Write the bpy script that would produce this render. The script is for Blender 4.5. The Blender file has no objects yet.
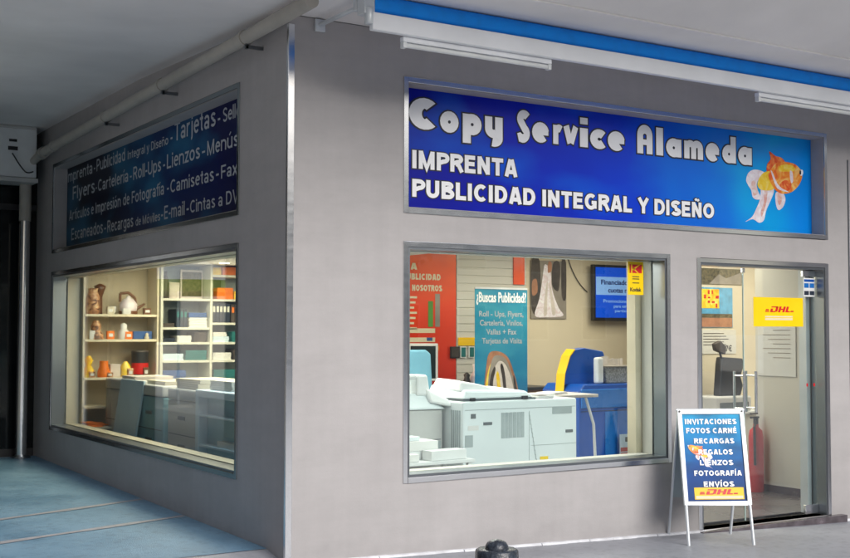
import bpy, bmesh, math, random
from mathutils import Vector, Matrix
random.seed(7)
S = bpy.context.scene
COL = S.collection
ORG = {}
# ------------------------------------------------------------------ materials
def srgb(r, g, b):
    return tuple(((c/255)/12.92 if c/255 <= .04045 else ((c/255+.055)/1.055)**2.4) for c in (r, g, b))
def mat(name, col, rough=.5, metal=0., var=.06, scale=6., bump=0., bscale=60., coat=0., emit=None, estr=0., spec=.5):
    m = bpy.data.materials.new(name); m.use_nodes = True
    nt = m.node_tree; b = nt.nodes['Principled BSDF']
    b.inputs['Roughness'].default_value = rough
    b.inputs['Metallic'].default_value = metal
    b.inputs['Specular IOR Level'].default_value = spec
    b.inputs['Coat Weight'].default_value = coat
    geo = nt.nodes.new('ShaderNodeNewGeometry')
    no = nt.nodes.new('ShaderNodeTexNoise'); no.inputs['Scale'].default_value = scale; no.inputs['Detail'].default_value = 6
    nt.links.new(geo.outputs['Position'], no.inputs['Vector'])
    mr = nt.nodes.new('ShaderNodeMapRange'); mr.inputs[1].default_value = .3; mr.inputs[2].default_value = .7
    mr.inputs[3].default_value = 1-var; mr.inputs[4].default_value = 1+var
    nt.links.new(no.outputs['Fac'], mr.inputs[0])
    mx = nt.nodes.new('ShaderNodeVectorMath'); mx.operation = 'SCALE'
    mx.inputs[0].default_value = col[:3]
    nt.links.new(mr.outputs[0], mx.inputs['Scale'])
    nt.links.new(mx.outputs[0], b.inputs['Base Color'])
    if var > 0:
        rr = nt.nodes.new('ShaderNodeMapRange'); rr.inputs[1].default_value = .3; rr.inputs[2].default_value = .7
        rr.inputs[3].default_value = max(.02, rough-.06); rr.inputs[4].default_value = min(1, rough+.06)
        nt.links.new(no.outputs['Fac'], rr.inputs[0]); nt.links.new(rr.outputs[0], b.inputs['Roughness'])
    if bump > 0:
        n2 = nt.nodes.new('ShaderNodeTexNoise'); n2.inputs['Scale'].default_value = bscale; n2.inputs['Detail'].default_value = 5
        nt.links.new(geo.outputs['Position'], n2.inputs['Vector'])
        bp = nt.nodes.new('ShaderNodeBump'); bp.inputs['Strength'].default_value = bump; bp.inputs['Distance'].default_value = .01
        nt.links.new(n2.outputs['Fac'], bp.inputs['Height']); nt.links.new(bp.outputs[0], b.inputs['Normal'])
    if emit:
        b.inputs['Emission Color'].default_value = (*emit, 1); b.inputs['Emission Strength'].default_value = estr
    return m
def nodes(m): return m.node_tree.nodes, m.node_tree.links

def wall_mat():
    m = mat('render_grey', (.40, .372, .382), .62, bump=.10, bscale=90, var=0)
    N, L = nodes(m); b = N['Principled BSDF']; geo = N.new('ShaderNodeNewGeometry')
    a = N.new('ShaderNodeTexNoise'); a.inputs['Scale'].default_value = 1.1; a.inputs['Detail'].default_value = 12; a.inputs['Roughness'].default_value = .72
    L.new(geo.outputs['Position'], a.inputs['Vector'])
    r = N.new('ShaderNodeValToRGB'); r.color_ramp.elements[0].position = .3; r.color_ramp.elements[1].position = .72
    r.color_ramp.elements[0].color = (.37, .353, .352, 1); r.color_ramp.elements[1].color = (.44, .423, .422, 1)
    L.new(a.outputs['Fac'], r.inputs[0])
    mp = N.new('ShaderNodeMapping'); mp.inputs['Scale'].default_value = (7, 7, .35)
    L.new(geo.outputs['Position'], mp.inputs[0])
    s = N.new('ShaderNodeTexNoise'); s.inputs['Scale'].default_value = 1.6; s.inputs['Detail'].default_value = 5
    L.new(mp.outputs[0], s.inputs['Vector'])
    mr = N.new('ShaderNodeMapRange'); mr.inputs[1].default_value = .35; mr.inputs[2].default_value = .75; mr.inputs[3].default_value = 1.012; mr.inputs[4].default_value = .965
    L.new(s.outputs['Fac'], mr.inputs[0])
    mp2 = N.new('ShaderNodeMapping'); mp2.inputs['Scale'].default_value = (.6, .6, 2.6); L.new(geo.outputs['Position'], mp2.inputs[0])
    s2 = N.new('ShaderNodeTexNoise'); s2.inputs['Scale'].default_value = 2.2; s2.inputs['Detail'].default_value = 9; s2.inputs['Roughness'].default_value = .68; L.new(mp2.outputs[0], s2.inputs['Vector'])
    mq = N.new('ShaderNodeMapRange'); mq.inputs[1].default_value = .3; mq.inputs[2].default_value = .7; mq.inputs[3].default_value = .94; mq.inputs[4].default_value = 1.05; L.new(s2.outputs['Fac'], mq.inputs[0])
    mm = N.new('ShaderNodeMath'); mm.operation = 'MULTIPLY'; L.new(mr.outputs[0], mm.inputs[0]); L.new(mq.outputs[0], mm.inputs[1])
    v = N.new('ShaderNodeVectorMath'); v.operation = 'SCALE'
    L.new(r.outputs[0], v.inputs[0]); L.new(mm.outputs[0], v.inputs['Scale'])
    # splash dirt with its own ragged edge along the foot of the wall
    sp = N.new('ShaderNodeSeparateXYZ'); L.new(geo.outputs['Position'], sp.inputs[0])
    d = N.new('ShaderNodeTexNoise'); d.inputs['Scale'].default_value = 5; d.inputs['Detail'].default_value = 8; L.new(geo.outputs['Position'], d.inputs['Vector'])
    ad = N.new('ShaderNodeMath'); ad.operation = 'MULTIPLY_ADD'; ad.inputs[1].default_value = -.5; L.new(d.outputs['Fac'], ad.inputs[0]); L.new(sp.outputs['Z'], ad.inputs[2])
    m2 = N.new('ShaderNodeMapRange'); m2.inputs[1].default_value = -.36; m2.inputs[2].default_value = -.16; m2.inputs[3].default_value = .90; m2.inputs[4].default_value = 1
    L.new(ad.outputs[0], m2.inputs[0])
    v2 = N.new('ShaderNodeVectorMath'); v2.operation = 'SCALE'; L.new(v.outputs[0], v2.inputs[0]); L.new(m2.outputs[0], v2.inputs['Scale'])
    L.new(v2.outputs[0], b.inputs['Base Color'])
    return m
def ground_mat(name, c0, c1, rough, bump, sc=1.2):
    m = mat(name, c0, rough, bump=bump, bscale=120, var=0)
    N, L = nodes(m); b = N['Principled BSDF']; geo = N.new('ShaderNodeNewGeometry')
    a = N.new('ShaderNodeTexNoise'); a.inputs['Scale'].default_value = sc; a.inputs['Detail'].default_value = 9; a.inputs['Roughness'].default_value = .65
    L.new(geo.outputs['Position'], a.inputs['Vector'])
    r = N.new('ShaderNodeValToRGB'); r.color_ramp.elements[0].position = .32; r.color_ramp.elements[1].position = .68
    r.color_ramp.elements[0].color = (*c0, 1); r.color_ramp.elements[1].color = (*c1, 1)
    L.new(a.outputs['Fac'], r.inputs[0])
    s = N.new('ShaderNodeTexNoise'); s.inputs['Scale'].default_value = 14; s.inputs['Detail'].default_value = 8; s.inputs['Roughness'].default_value = .7
    L.new(geo.outputs['Position'], s.inputs['Vector'])
    mr = N.new('ShaderNodeMapRange'); mr.inputs[1].default_value = .36; mr.inputs[2].default_value = .5; mr.inputs[3].default_value = .8; mr.inputs[4].default_value = 1.
    L.new(s.outputs['Fac'], mr.inputs[0])
    v = N.new('ShaderNodeVectorMath'); v.operation = 'SCALE'; L.new(r.outputs[0], v.inputs[0]); L.new(mr.outputs[0], v.inputs['Scale'])
    L.new(v.outputs[0], b.inputs['Base Color'])
    rr = N.new('ShaderNodeMapRange'); rr.inputs[1].default_value = .3; rr.inputs[2].default_value = .7; rr.inputs[3].default_value = rough-.12; rr.inputs[4].default_value = rough+.12
    L.new(a.outputs['Fac'], rr.inputs[0]); L.new(rr.outputs[0], b.inputs['Roughness'])
    return m
def glass_mat(name, base=.045, tint=(.93, .97, .96)):
    m = bpy.data.materials.new(name); m.use_nodes = True; N, L = nodes(m); N.clear()
    o = N.new('ShaderNodeOutputMaterial'); t = N.new('ShaderNodeBsdfTransparent'); t.inputs[0].default_value = (*tint, 1)
    g = N.new('ShaderNodeBsdfGlossy'); g.inputs['Roughness'].default_value = .015
    lw = N.new('ShaderNodeLayerWeight'); lw.inputs[0].default_value = .5
    p = N.new('ShaderNodeMath'); p.operation = 'POWER'; p.inputs[1].default_value = 5; L.new(lw.outputs['Facing'], p.inputs[0])
    # dust and wipe marks raise the sheen a little
    geo = N.new('ShaderNodeNewGeometry'); no = N.new('ShaderNodeTexNoise'); no.inputs['Scale'].default_value = 2.2; no.inputs['Detail'].default_value = 5
    L.new(geo.outputs['Position'], no.inputs['Vector'])
    mr = N.new('ShaderNodeMapRange'); mr.inputs[3].default_value = base*.8; mr.inputs[4].default_value = base*1.3; L.new(no.outputs['Fac'], mr.inputs[0])
    a = N.new('ShaderNodeMath'); a.operation = 'ADD'; a.use_clamp = True; L.new(p.outputs[0], a.inputs[0]); L.new(mr.outputs[0], a.inputs[1])
    mx = N.new('ShaderNodeMixShader'); L.new(a.outputs[0], mx.inputs[0]); L.new(t.outputs[0], mx.inputs[1]); L.new(g.outputs[0], mx.inputs[2])
    L.new(mx.outputs[0], o.inputs[0]); return m
def ramp_mat(name, axis, a, b, stops, rough=.3, cloud=.0, csc=1.3, ccol=(.1, .3, .5), mid=None):
    """a printed gradient along one axis with soft printed clouds"""
    m = mat(name, (.5, .5, .5), rough, var=0); N, L = nodes(m); bs = N['Principled BSDF']
    geo = N.new('ShaderNodeNewGeometry'); sp = N.new('ShaderNodeSeparateXYZ'); L.new(geo.outputs['Position'], sp.inputs[0])
    mr = N.new('ShaderNodeMapRange'); mr.inputs[1].default_value = a; mr.inputs[2].default_value = b; L.new(sp.outputs[axis], mr.inputs[0])
    no = N.new('ShaderNodeTexNoise'); no.inputs['Scale'].default_value = csc; no.inputs['Detail'].default_value = 2; L.new(geo.outputs['Position'], no.inputs['Vector'])
    ma = N.new('ShaderNodeMath'); ma.operation = 'MULTIPLY_ADD'; ma.inputs[1].default_value = .35; L.new(no.outputs['Fac'], ma.inputs[0]); 
    sb = N.new('ShaderNodeMath'); sb.operation = 'SUBTRACT'; sb.inputs[1].default_value = .175; L.new(mr.outputs[0], sb.inputs[0]); L.new(sb.outputs[0], ma.inputs[2])
    r = N.new('ShaderNodeValToRGB'); e = r.color_ramp.elements
    while len(e) > 1: e.remove(e[-1])
    e[0].position = stops[0][0]; e[0].color = (*stops[0][1], 1)
    for p, c in stops[1:]:
        q = e.new(p); q.color = (*c, 1)
    L.new(ma.outputs[0], r.inputs[0])
    n2 = N.new('ShaderNodeTexNoise'); n2.inputs['Scale'].default_value = csc*1.1; n2.inputs['Detail'].default_value = 2.5
    mp = N.new('ShaderNodeMapping'); mp.inputs['Location'].default_value = (3.3, 1.7, 8.1); mp.inputs['Scale'].default_value = (.7, .7, 1.5)
    L.new(geo.outputs['Position'], mp.inputs[0]); L.new(mp.outputs[0], n2.inputs['Vector'])
    m2 = N.new('ShaderNodeMapRange'); m2.inputs[1].default_value = .48; m2.inputs[2].default_value = .72; m2.inputs[3].default_value = 0; m2.inputs[4].default_value = cloud
    L.new(n2.outputs['Fac'], m2.inputs[0])
    mx = N.new('ShaderNodeMix'); mx.data_type = 'RGBA'; L.new(m2.outputs[0], mx.inputs[0]); L.new(r.outputs[0], mx.inputs[6]); mx.inputs[7].default_value = (*ccol, 1)
    L.new(mx.outputs[2], bs.inputs['Base Color']); bs.inputs['Coat Weight'].default_value = .25; bs.inputs['Coat Roughness'].default_value = .12
    return m
def brushed(name, col, rough=.22, sc=(2, 2, 9), var=.1):
    m = mat(name, col, rough, 1., var=0); N, L = nodes(m); b = N['Principled BSDF']
    geo = N.new('ShaderNodeNewGeometry'); mp = N.new('ShaderNodeMapping'); mp.inputs['Scale'].default_value = sc; L.new(geo.outputs['Position'], mp.inputs[0])
    no = N.new('ShaderNodeTexNoise'); no.inputs['Scale'].default_value = 3; no.inputs['Detail'].default_value = 4; L.new(mp.outputs[0], no.inputs['Vector'])
    mr = N.new('ShaderNodeMapRange'); mr.inputs[3].default_value = max(.04, rough-.05); mr.inputs[4].default_value = rough+.06; L.new(no.outputs['Fac'], mr.inputs[0]); L.new(mr.outputs[0], b.inputs['Roughness'])
    bp = N.new('ShaderNodeBump'); bp.inputs['Strength'].default_value = .10; bp.inputs['Distance'].default_value = .003
    n3 = N.new('ShaderNodeTexNoise'); n3.inputs['Scale'].default_value = 7; L.new(geo.outputs['Position'], n3.inputs['Vector'])
    L.new(n3.outputs['Fac'], bp.inputs['Height']); L.new(bp.outputs[0], b.inputs['Normal'])
    return m

M = {}
M['wall'] = wall_mat()
M['soffit'] = mat('soffit_paint', (.82, .80, .79), .7, var=.10, scale=.9, bump=.05, bscale=30)
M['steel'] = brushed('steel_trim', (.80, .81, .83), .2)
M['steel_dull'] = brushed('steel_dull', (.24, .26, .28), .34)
M['steel_shaded'] = brushed('steel_shaded', (.30, .33, .35), .16)  # trim steel darkened to stand for shade on the side wall
M['alu'] = mat('aluminium_white', (.68, .72, .75), .35, .35, var=.04)
M['glass'] = glass_mat('shop_glass', .065)
M['glass_door'] = glass_mat('door_glass', .10)
M['acedge'] = mat('glass_edge', (.45, .58, .55), .2, var=.1)
M['glass_side'] = glass_mat('shop_glass_side', .15, (.86, .93, .93))
M['pvc'] = mat('pvc_cream', (.42, .395, .35), .5, var=.14, scale=3)
M['black'] = mat('black_plastic', (.02, .02, .022), .4, var=.1)
M['dark'] = mat('dark_glass', (.006, .008, .009), .12, var=.1)
M['white'] = mat('white_plastic', (.76, .78, .78), .42, var=.05)
M['whitepaint'] = mat('white_paint', (.86, .88, .91), .38, var=.05, scale=3)
M['copier'] = mat('copier_shell', (.76, .83, .85), .45, var=.04, scale=2)
M['copier_grey'] = mat('copier_shell_grey', (.52, .52, .51), .5, var=.05)
M['copier_blue_veil'] = mat('machine_shell_blue_veil', (.22, .46, .54), .45, var=.12)  # blue of the glass reflection mixed into the shell colour
M['seam'] = mat('seam_dark', (.10, .12, .13), .6, var=.1)
M['vent'] = mat('vent_grey', (.36, .42, .43), .6, var=.1)
M['inwall'] = mat('interior_cream', (.71, .625, .47), .7, var=.04, scale=1.5)
M['inwhite'] = mat('interior_white', (.68, .66, .60), .65, var=.04, scale=1.5)
M['inceil'] = mat('interior_ceiling', (.70, .67, .60), .8, var=.03)
M['cream'] = mat('shelf_cream', (.70, .62, .46), .5, var=.05)
M['shelfw'] = mat('shelf_white', (.66, .66, .58), .5, var=.04)
M['blue'] = mat('awning_blue', srgb(0, 150, 255), .75, var=.08, scale=9, bump=.2, bscale=200)
M['kiosk'] = mat('kiosk_blue', srgb(8, 78, 168), .32, var=.06)
M['kiosk_l'] = mat('kiosk_blue_light', srgb(30, 110, 190), .3, var=.06)
M['yellow'] = mat('yellow', srgb(250, 200, 0), .4, var=.04)
M['yellow_s'] = mat('sticker_yellow', srgb(250, 212, 0), .35, var=.03)
M['red'] = mat('red', srgb(205, 28, 22), .4, var=.06)
M['redtxt'] = mat('red_print', srgb(212, 20, 30), .4, var=.02)
M['orange'] = mat('orange', srgb(235, 120, 30), .45, var=.12, scale=20)
M['poster_red'] = ramp_mat('poster_red', 'Z', .9, 2.6, [(0, srgb(215, 40, 14)), (.6, srgb(240, 66, 12)), (1, srgb(250, 100, 14))], .5, .4, 2.2, srgb(205, 36, 22))
M['poster_teal'] = ramp_mat('poster_teal', 'Z', .2, 2.1, [(0, srgb(10, 60, 120)), (.45, srgb(4, 120, 165)), (.9, srgb(10, 140, 170)), (1, srgb(10, 130, 165))], .45, .5, 2.5, srgb(70, 170, 190))
M['sign'] = ramp_mat('sign_print', 'X', 1.0, 5.8, [(0, srgb(2, 14, 150)), (.25, srgb(2, 30, 185)), (.5, srgb(0, 62, 215)), (.72, srgb(0, 125, 232)), (.86, srgb(0, 168, 240)), (1, srgb(0, 140, 238))], .3, .6, 1.2, srgb(0, 110, 235))
M['sign'].node_tree.nodes['Principled BSDF'].inputs['Coat Weight'].default_value = .05
M['sign'].node_tree.nodes['Principled BSDF'].inputs['Specular IOR Level'].default_value = .25
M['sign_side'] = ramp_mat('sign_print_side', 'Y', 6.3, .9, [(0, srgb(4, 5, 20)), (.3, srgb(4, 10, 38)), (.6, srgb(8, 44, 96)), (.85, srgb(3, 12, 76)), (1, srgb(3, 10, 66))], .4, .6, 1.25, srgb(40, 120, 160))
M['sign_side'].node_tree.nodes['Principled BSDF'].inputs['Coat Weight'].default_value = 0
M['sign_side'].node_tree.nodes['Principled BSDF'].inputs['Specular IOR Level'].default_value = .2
M['ink_w'] = mat('lettering_white', (.96, .97, .98), .4, var=.02)
M['ink_g'] = mat('lettering_grey', (.46, .49, .53), .4, var=.02)
M['ink_k'] = mat('lettering_black', (.012, .014, .03), .4, var=.02)
M['ink_c'] = mat('lettering_cream', (.80, .70, .48), .5, var=.02)
M['ink_n'] = mat('lettering_navy', srgb(20, 40, 120), .4, var=.02)
def blend_mat(name, c0, c1, c2, sc):
    m = mat(name, c0, .4, var=0); N, L = nodes(m); geo = N.new('ShaderNodeNewGeometry'); n = N.new('ShaderNodeTexNoise'); n.inputs['Scale'].default_value = sc; n.inputs['Detail'].default_value = 6; n.inputs['Distortion'].default_value = 1.2
    L.new(geo.outputs['Position'], n.inputs['Vector']); q = N.new('ShaderNodeValToRGB'); e = q.color_ramp.elements; e[0].position = .36; e[0].color = (*c0, 1); e[1].position = .66; e[1].color = (*c2, 1); k = e.new(.5); k.color = (*c1, 1)
    L.new(n.outputs['Fac'], q.inputs[0]); L.new(q.outputs[0], N['Principled BSDF'].inputs['Base Color']); return m
M['fish_o'] = blend_mat('print_orange', srgb(236, 96, 24), srgb(246, 150, 40), srgb(250, 205, 120), 9)
M['tan'] = blend_mat('tan_ceramic', srgb(96, 60, 40), srgb(196, 140, 100), srgb(228, 196, 150), 13)
M['brown'] = blend_mat('brown_ceramic', srgb(50, 32, 24), srgb(110, 68, 42), srgb(176, 120, 70), 16)
M['fish_r'] = blend_mat('print_red', srgb(222, 60, 16), srgb(240, 110, 40), srgb(246, 170, 90), 11)
M['fish_y'] = blend_mat('print_yellow', srgb(236, 170, 20), srgb(246, 208, 40), srgb(250, 226, 120), 9)
M['fish_w'] = blend_mat('print_white', srgb(230, 212, 216), srgb(238, 228, 236), srgb(250, 248, 252), 12)
M['fish_p'] = blend_mat('print_pink', srgb(222, 160, 150), srgb(234, 200, 190), srgb(240, 226, 226), 14)
M['paper'] = mat('paper', (.74, .74, .72), .7, var=.03)
M['brown'] = mat('brown_ceramic', srgb(110, 70, 45), .35, var=.25, scale=15)

M['wood'] = mat('wood_counter', srgb(150, 95, 45), .45, var=.25, scale=4)
M['teal'] = mat('teal_card', srgb(20, 110, 110), .5, var=.1)
M['bluebox'] = mat('blue_card', srgb(50, 90, 150), .5, var=.1)
M['navy'] = mat('navy_card', srgb(30, 42, 60), .5, var=.15)
M['green'] = mat('green', srgb(90, 150, 60), .5, var=.1)
M['sky_b'] = mat('board_blue', srgb(205, 226, 240), .5, var=.05)
M['chairblue'] = mat('chair_blue', srgb(110, 165, 185), .6, var=.06)
M['marble'] = mat('step_marble', (.10, .085, .095), .22, var=.35, scale=9)
M['tile'] = mat('floor_tile', (.13, .115, .12), .28, var=.2, scale=2)
M['curb'] = mat('sealant_strip', (.62, .63, .66), .7, var=.2, scale=7)
M['ground'] = ground_mat('ground_concrete', (.25, .262, .295), (.34, .352, .39), .42, .25)
M['street'] = ground_mat('street_paving', (.60, .59, .57), (.72, .71, .69), .7, .25)
M['gblue'] = ground_mat('ground_paint_blue', (.105, .215, .33), (.21, .345, .47), .5, .4, 1.3)
M['gline'] = ground_mat('ground_line', (.30, .31, .34), (.40, .37, .40), .6, .3, 3)
M['iron'] = mat('cast_iron', (.035, .042, .055), .25, var=.5, scale=40, bump=.5, bscale=45)
M['screen'] = mat('screen_blue', srgb(8, 70, 190), .3, var=.05, emit=srgb(5, 70, 190), estr=.55)
M['screen_b'] = mat('screen_band', srgb(120, 160, 215), .3, var=.02, emit=srgb(120, 160, 215), estr=.5)
M['lampglow'] = mat('lamp_diffuser', (.9, .85, .7), .4, var=0, emit=(1., .9, .7), estr=12)
M['greyfab'] = mat('weave_grey', (.30, .30, .30), .9, var=.5, scale=70)
M['parasol'] = mat('canvas_white', (.75, .75, .73), .8, var=.05)
M['pgreen'] = mat('canvas_green', srgb(120, 150, 40), .8, var=.05)
M['facade'] = mat('building_render', (.40, .37, .33), .8, var=.08, scale=.6)
M['leaf'] = mat('leaf_green', (.06, .10, .035), .6, var=.4, scale=3)
M['facade_b'] = mat('building_render_brown', (.20, .16, .13), .8, var=.1, scale=.6)
M['skin_w'] = mat('photo_white', srgb(214, 204, 196), .5, var=.12, scale=14)
M['photo_d'] = mat('photo_dark', srgb(70, 62, 58), .5, var=.5, scale=12)
M['photo_t'] = mat('photo_tan', srgb(172, 120, 90), .5, var=.3, scale=9)
M['photo_g'] = mat('photo_grey', srgb(150, 142, 132), .5, var=.2, scale=5)
M['photo_s'] = mat('photo_sea', srgb(90, 165, 205), .5, var=.25, scale=9)
M['olive'] = mat('photo_olive', srgb(92, 84, 60), .6, var=.8, scale=28)
M['acryl'] = glass_mat('acrylic', .10, (.9, .95, 1.))

# ------------------------------------------------------------------ mesh builder
SPLIT = dict(red_mark=.01, front_leg=.01, rear_leg=.01, patch_fitting=.01, handle=.06, coupling=.01, clamp=.02, castor=.01, vent=.03, recessed_grip=.01, hinge=.01, blue_square=.002, dark_square=.002, slot=.01, drawer_pull=.01, tray=.01, mullion=.002, red_panel=.001, green_print=.001, lettering=.036, orange_print=.001, lettering_outline=.02, lid_edge=.01, slat=.001, side_vent=.03, small_print=.001)
class MB:
    def __init__(s): s.v = []; s.f = []; s.sm = []
    def add(s, vs, fs, smooth=False):
        n = len(s.v); s.v += [Vector(p) for p in vs]; s.f += [tuple(i+n for i in f) for f in fs]; s.sm += [smooth]*len(fs); return s
    def box(s, x0, x1, y0, y1, z0, z1, T=None):
        vs = [Vector((x, y, z)) for z in (z0, z1) for y in (y0, y1) for x in (x0, x1)]
        if T: vs = [T @ v for v in vs]
        return s.add(vs, [(0, 2, 3, 1), (4, 5, 7, 6), (0, 1, 5, 4), (2, 6, 7, 3), (0, 4, 6, 2), (1, 3, 7, 5)])
    def hexa(s, b, t):      # bottom quad, top quad (ccw from above)
        return s.add(list(b)+list(t), [(3, 2, 1, 0), (4, 5, 6, 7), (0, 1, 5, 4), (1, 2, 6, 5), (2, 3, 7, 6), (3, 0, 4, 7)])
    def cyl(s, p0, p1, r0, r1=None, n=14, caps=True):
        p0 = Vector(p0); p1 = Vector(p1); r1 = r0 if r1 is None else r1
        d = (p1-p0).normalized(); a = d.cross(Vector((0, 0, 1)))
        if a.length < .01: a = Vector((1, 0, 0))
        a.normalize(); b = d.cross(a)
        vs = [p0+(a*math.cos(t)+b*math.sin(t))*r0 for t in [2*math.pi*i/n for i in range(n)]]
        vs += [p1+(a*math.cos(t)+b*math.sin(t))*r1 for t in [2*math.pi*i/n for i in range(n)]]
        s.add(vs, [(i, (i+1) % n, n+(i+1) % n, n+i) for i in range(n)], True)
        if caps: s.add(vs, [tuple(range(n))[::-1], tuple(range(n, 2*n))])
        return s
    def tube(s, pts, r, n=8):
        for a, b in zip(pts, pts[1:]): s.cyl(a, b, r, r, n)
        return s
    def lathe(s, c, prof, n=20):    # prof: (r, z) list
        c = Vector(c); k = len(prof)
        vs = [c+Vector((r*math.cos(t), r*math.sin(t), z)) for r, z in prof for t in [2*math.pi*i/n for i in range(n)]]
        fs = [(j*n+i, j*n+(i+1) % n, (j+1)*n+(i+1) % n, (j+1)*n+i) for j in range(k-1) for i in range(n)]
        s.add(vs, fs, True); s.add(vs[:n], [tuple(range(n))[::-1]]); s.add(vs[-n:], [tuple(range(n))]); return s
    def poly(s, pts, O, U, V, N, t):  # prism of a 2d outline, thickness t along N
        O, U, V, N = map(Vector, (O, U, V, N)); n = len(pts)
        a = [O+U*x+V*y for x, y in pts]; b = [p+N*t for p in a]
        s.add(a+b, [tuple(range(n))[::-1], tuple(range(n, 2*n))]+[(i, (i+1) % n, n+(i+1) % n, n+i) for i in range(n)]); return s
    def clusters(s, gap):
        """loose pieces of the mesh, pieces nearer than gap kept together"""
        par = list(range(len(s.v)))
        def find(i):
            while par[i] != i: par[i] = par[par[i]]; i = par[i]
            return i
        for f in s.f:
            a = find(f[0])
            for i in f[1:]: par[find(i)] = a
        box = {}
        for i, v in enumerate(s.v):
            k = find(i); b = box.setdefault(k, [list(v), list(v)])
            for q in range(3): b[0][q] = min(b[0][q], v[q]); b[1][q] = max(b[1][q], v[q])
        gr = [([k], b) for k, b in box.items()]; go = True
        while go:
            go = False
            for i in range(len(gr)):
                for j in range(i+1, len(gr)):
                    a, b = gr[i][1], gr[j][1]
                    if all(a[0][q]-gap <= b[1][q] and b[0][q]-gap <= a[1][q] for q in range(3)):
                        gr[i] = (gr[i][0]+gr[j][0], [[min(a[0][q], b[0][q]) for q in range(3)], [max(a[1][q], b[1][q]) for q in range(3)]]); gr.pop(j); go = True; break
                if go: break
        own = {k: n for n, (ks, _) in enumerate(gr) for k in ks}; out = [MB() for _ in gr]; mp = [{} for _ in gr]
        for f, sm in zip(s.f, s.sm):
            n = own[find(f[0])]; o = out[n]; g = []
            for i in f:
                if i not in mp[n]: mp[n][i] = len(o.v); o.v.append(s.v[i])
                g.append(mp[n][i])
            o.f.append(tuple(g)); o.sm.append(sm)
        return out
    def build(s, name, m, parent=None, bevel=0, smooth=False, seg=2):
        if parent and name in SPLIT:
            cl = s.clusters(SPLIT[name])
            if len(cl) > 1:
                for c in cl: c._build(name, m, parent, bevel, smooth, seg)
                return None
        return s._build(name, m, parent, bevel, smooth, seg)
    def _build(s, name, m, parent=None, bevel=0, smooth=False, seg=2):
        o0 = ORG.get(parent.name, Vector()) if parent else Vector()
        me = bpy.data.meshes.new(name); me.from_pydata([tuple(v-o0) for v in s.v], [], s.f)
        me.polygons.foreach_set('use_smooth', [bool(x or smooth) for x in s.sm]); me.materials.append(m)
        bm = bmesh.new(); bm.from_mesh(me); bmesh.ops.remove_doubles(bm, verts=bm.verts, dist=1e-5) if bevel else None
        bmesh.ops.recalc_face_normals(bm, faces=bm.faces); bm.to_mesh(me); bm.free(); me.update()
        o = bpy.data.objects.new(name, me); COL.objects.link(o)
        if parent: o.parent = parent
        ORG[o.name] = o0
        if bevel:
            bv = o.modifiers.new('b', 'BEVEL'); bv.width = bevel; bv.segments = seg; bv.limit_method = 'ANGLE'; bv.angle_limit = math.radians(40)
        return o
def tag(o, label=None, cat=None, group=None, kind=None):
    if label: o['label'] = label
    if cat: o['category'] = cat
    if group: o['group'] = group
    if kind: o['kind'] = kind
    return o
def thing(name, loc, label, cat, group=None):
    o = bpy.data.objects.new(name, None); COL.objects.link(o); o.location = loc; o.empty_display_size = .1
    ORG[o.name] = Vector(loc); return tag(o, label, cat, group)
def one(name, mb, m, loc, label, cat, group=None, bevel=0, smooth=False):
    """a thing that is a single mesh, its origin at its base"""
    loc = Vector(loc); mb.v = [v-loc for v in mb.v]
    o = mb.build(name, m, None, bevel, smooth); o.location = loc; ORG[o.name] = loc
    return tag(o, label, cat, group)
def box1(name, m, x0, x1, y0, y1, z0, z1, label, cat, group=None, bevel=.003):
    return one(name, MB().box(x0, x1, y0, y1, z0, z1), m, ((x0+x1)/2, (y0+y1)/2, z0), label, cat, group, bevel)

def gz(x, y):                       # height of the pavement
    a = .027+.012*min(max(y, 0), 8) if y > .3 else -.036+(.063+.0036)*max(0, min(1, y/.3)) if y > 0 else -.036
    return a-.031*min(max(x, 0), 9)

# ------------------------------------------------------------------ lettering
FC = bpy.data.curves.new('lettering_source', 'FONT')
def text_raw(s, off=0.):
    FC.body = s; FC.offset = off; FC.size = 1; FC.resolution_u = 5
    o = bpy.data.objects.new('t', FC); COL.objects.link(o)
    dg = bpy.context.evaluated_depsgraph_get(); dg.update()
    me = bpy.data.meshes.new_from_object(o.evaluated_get(dg))
    vs = [v.co.copy() for v in me.vertices]; fs = [tuple(p.vertices) for p in me.polygons]
    bpy.data.objects.remove(o); bpy.data.meshes.remove(me); return vs, fs
CAP = max(v.y for v in text_raw('H')[0])
def text(mb, s, O, U, V, N, x0, x1, base, cap, off=.015, lift=.0, ext=None):
    """lettering fitted between x0 and x1 with the given cap height, lying in plane O,U,V; ext: the outline grows beyond"""
    vs0, _ = text_raw(s, off if ext is None else ext[0])
    vs, fs = text_raw(s, off)
    if ext is not None: vs0, vs, fs = vs0, *text_raw(s, off)
    a = min(v.x for v in vs0); b = max(v.x for v in vs0)
    sx = (x1-x0)/(b-a); sy = cap/CAP
    O, U, V, N = map(Vector, (O, U, V, N))
    mb.add([O+U*(x0+(v.x-a)*sx)+V*(base+v.y*sy)+N*lift for v in vs], fs)
    return mb
def arc(cx, cy, rx, ry, a0, a1, n=18):
    return [(cx+rx*math.cos(math.radians(a0+(a1-a0)*i/n)), cy+ry*math.sin(math.radians(a0+(a1-a0)*i/n))) for i in range(n+1)]
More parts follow.
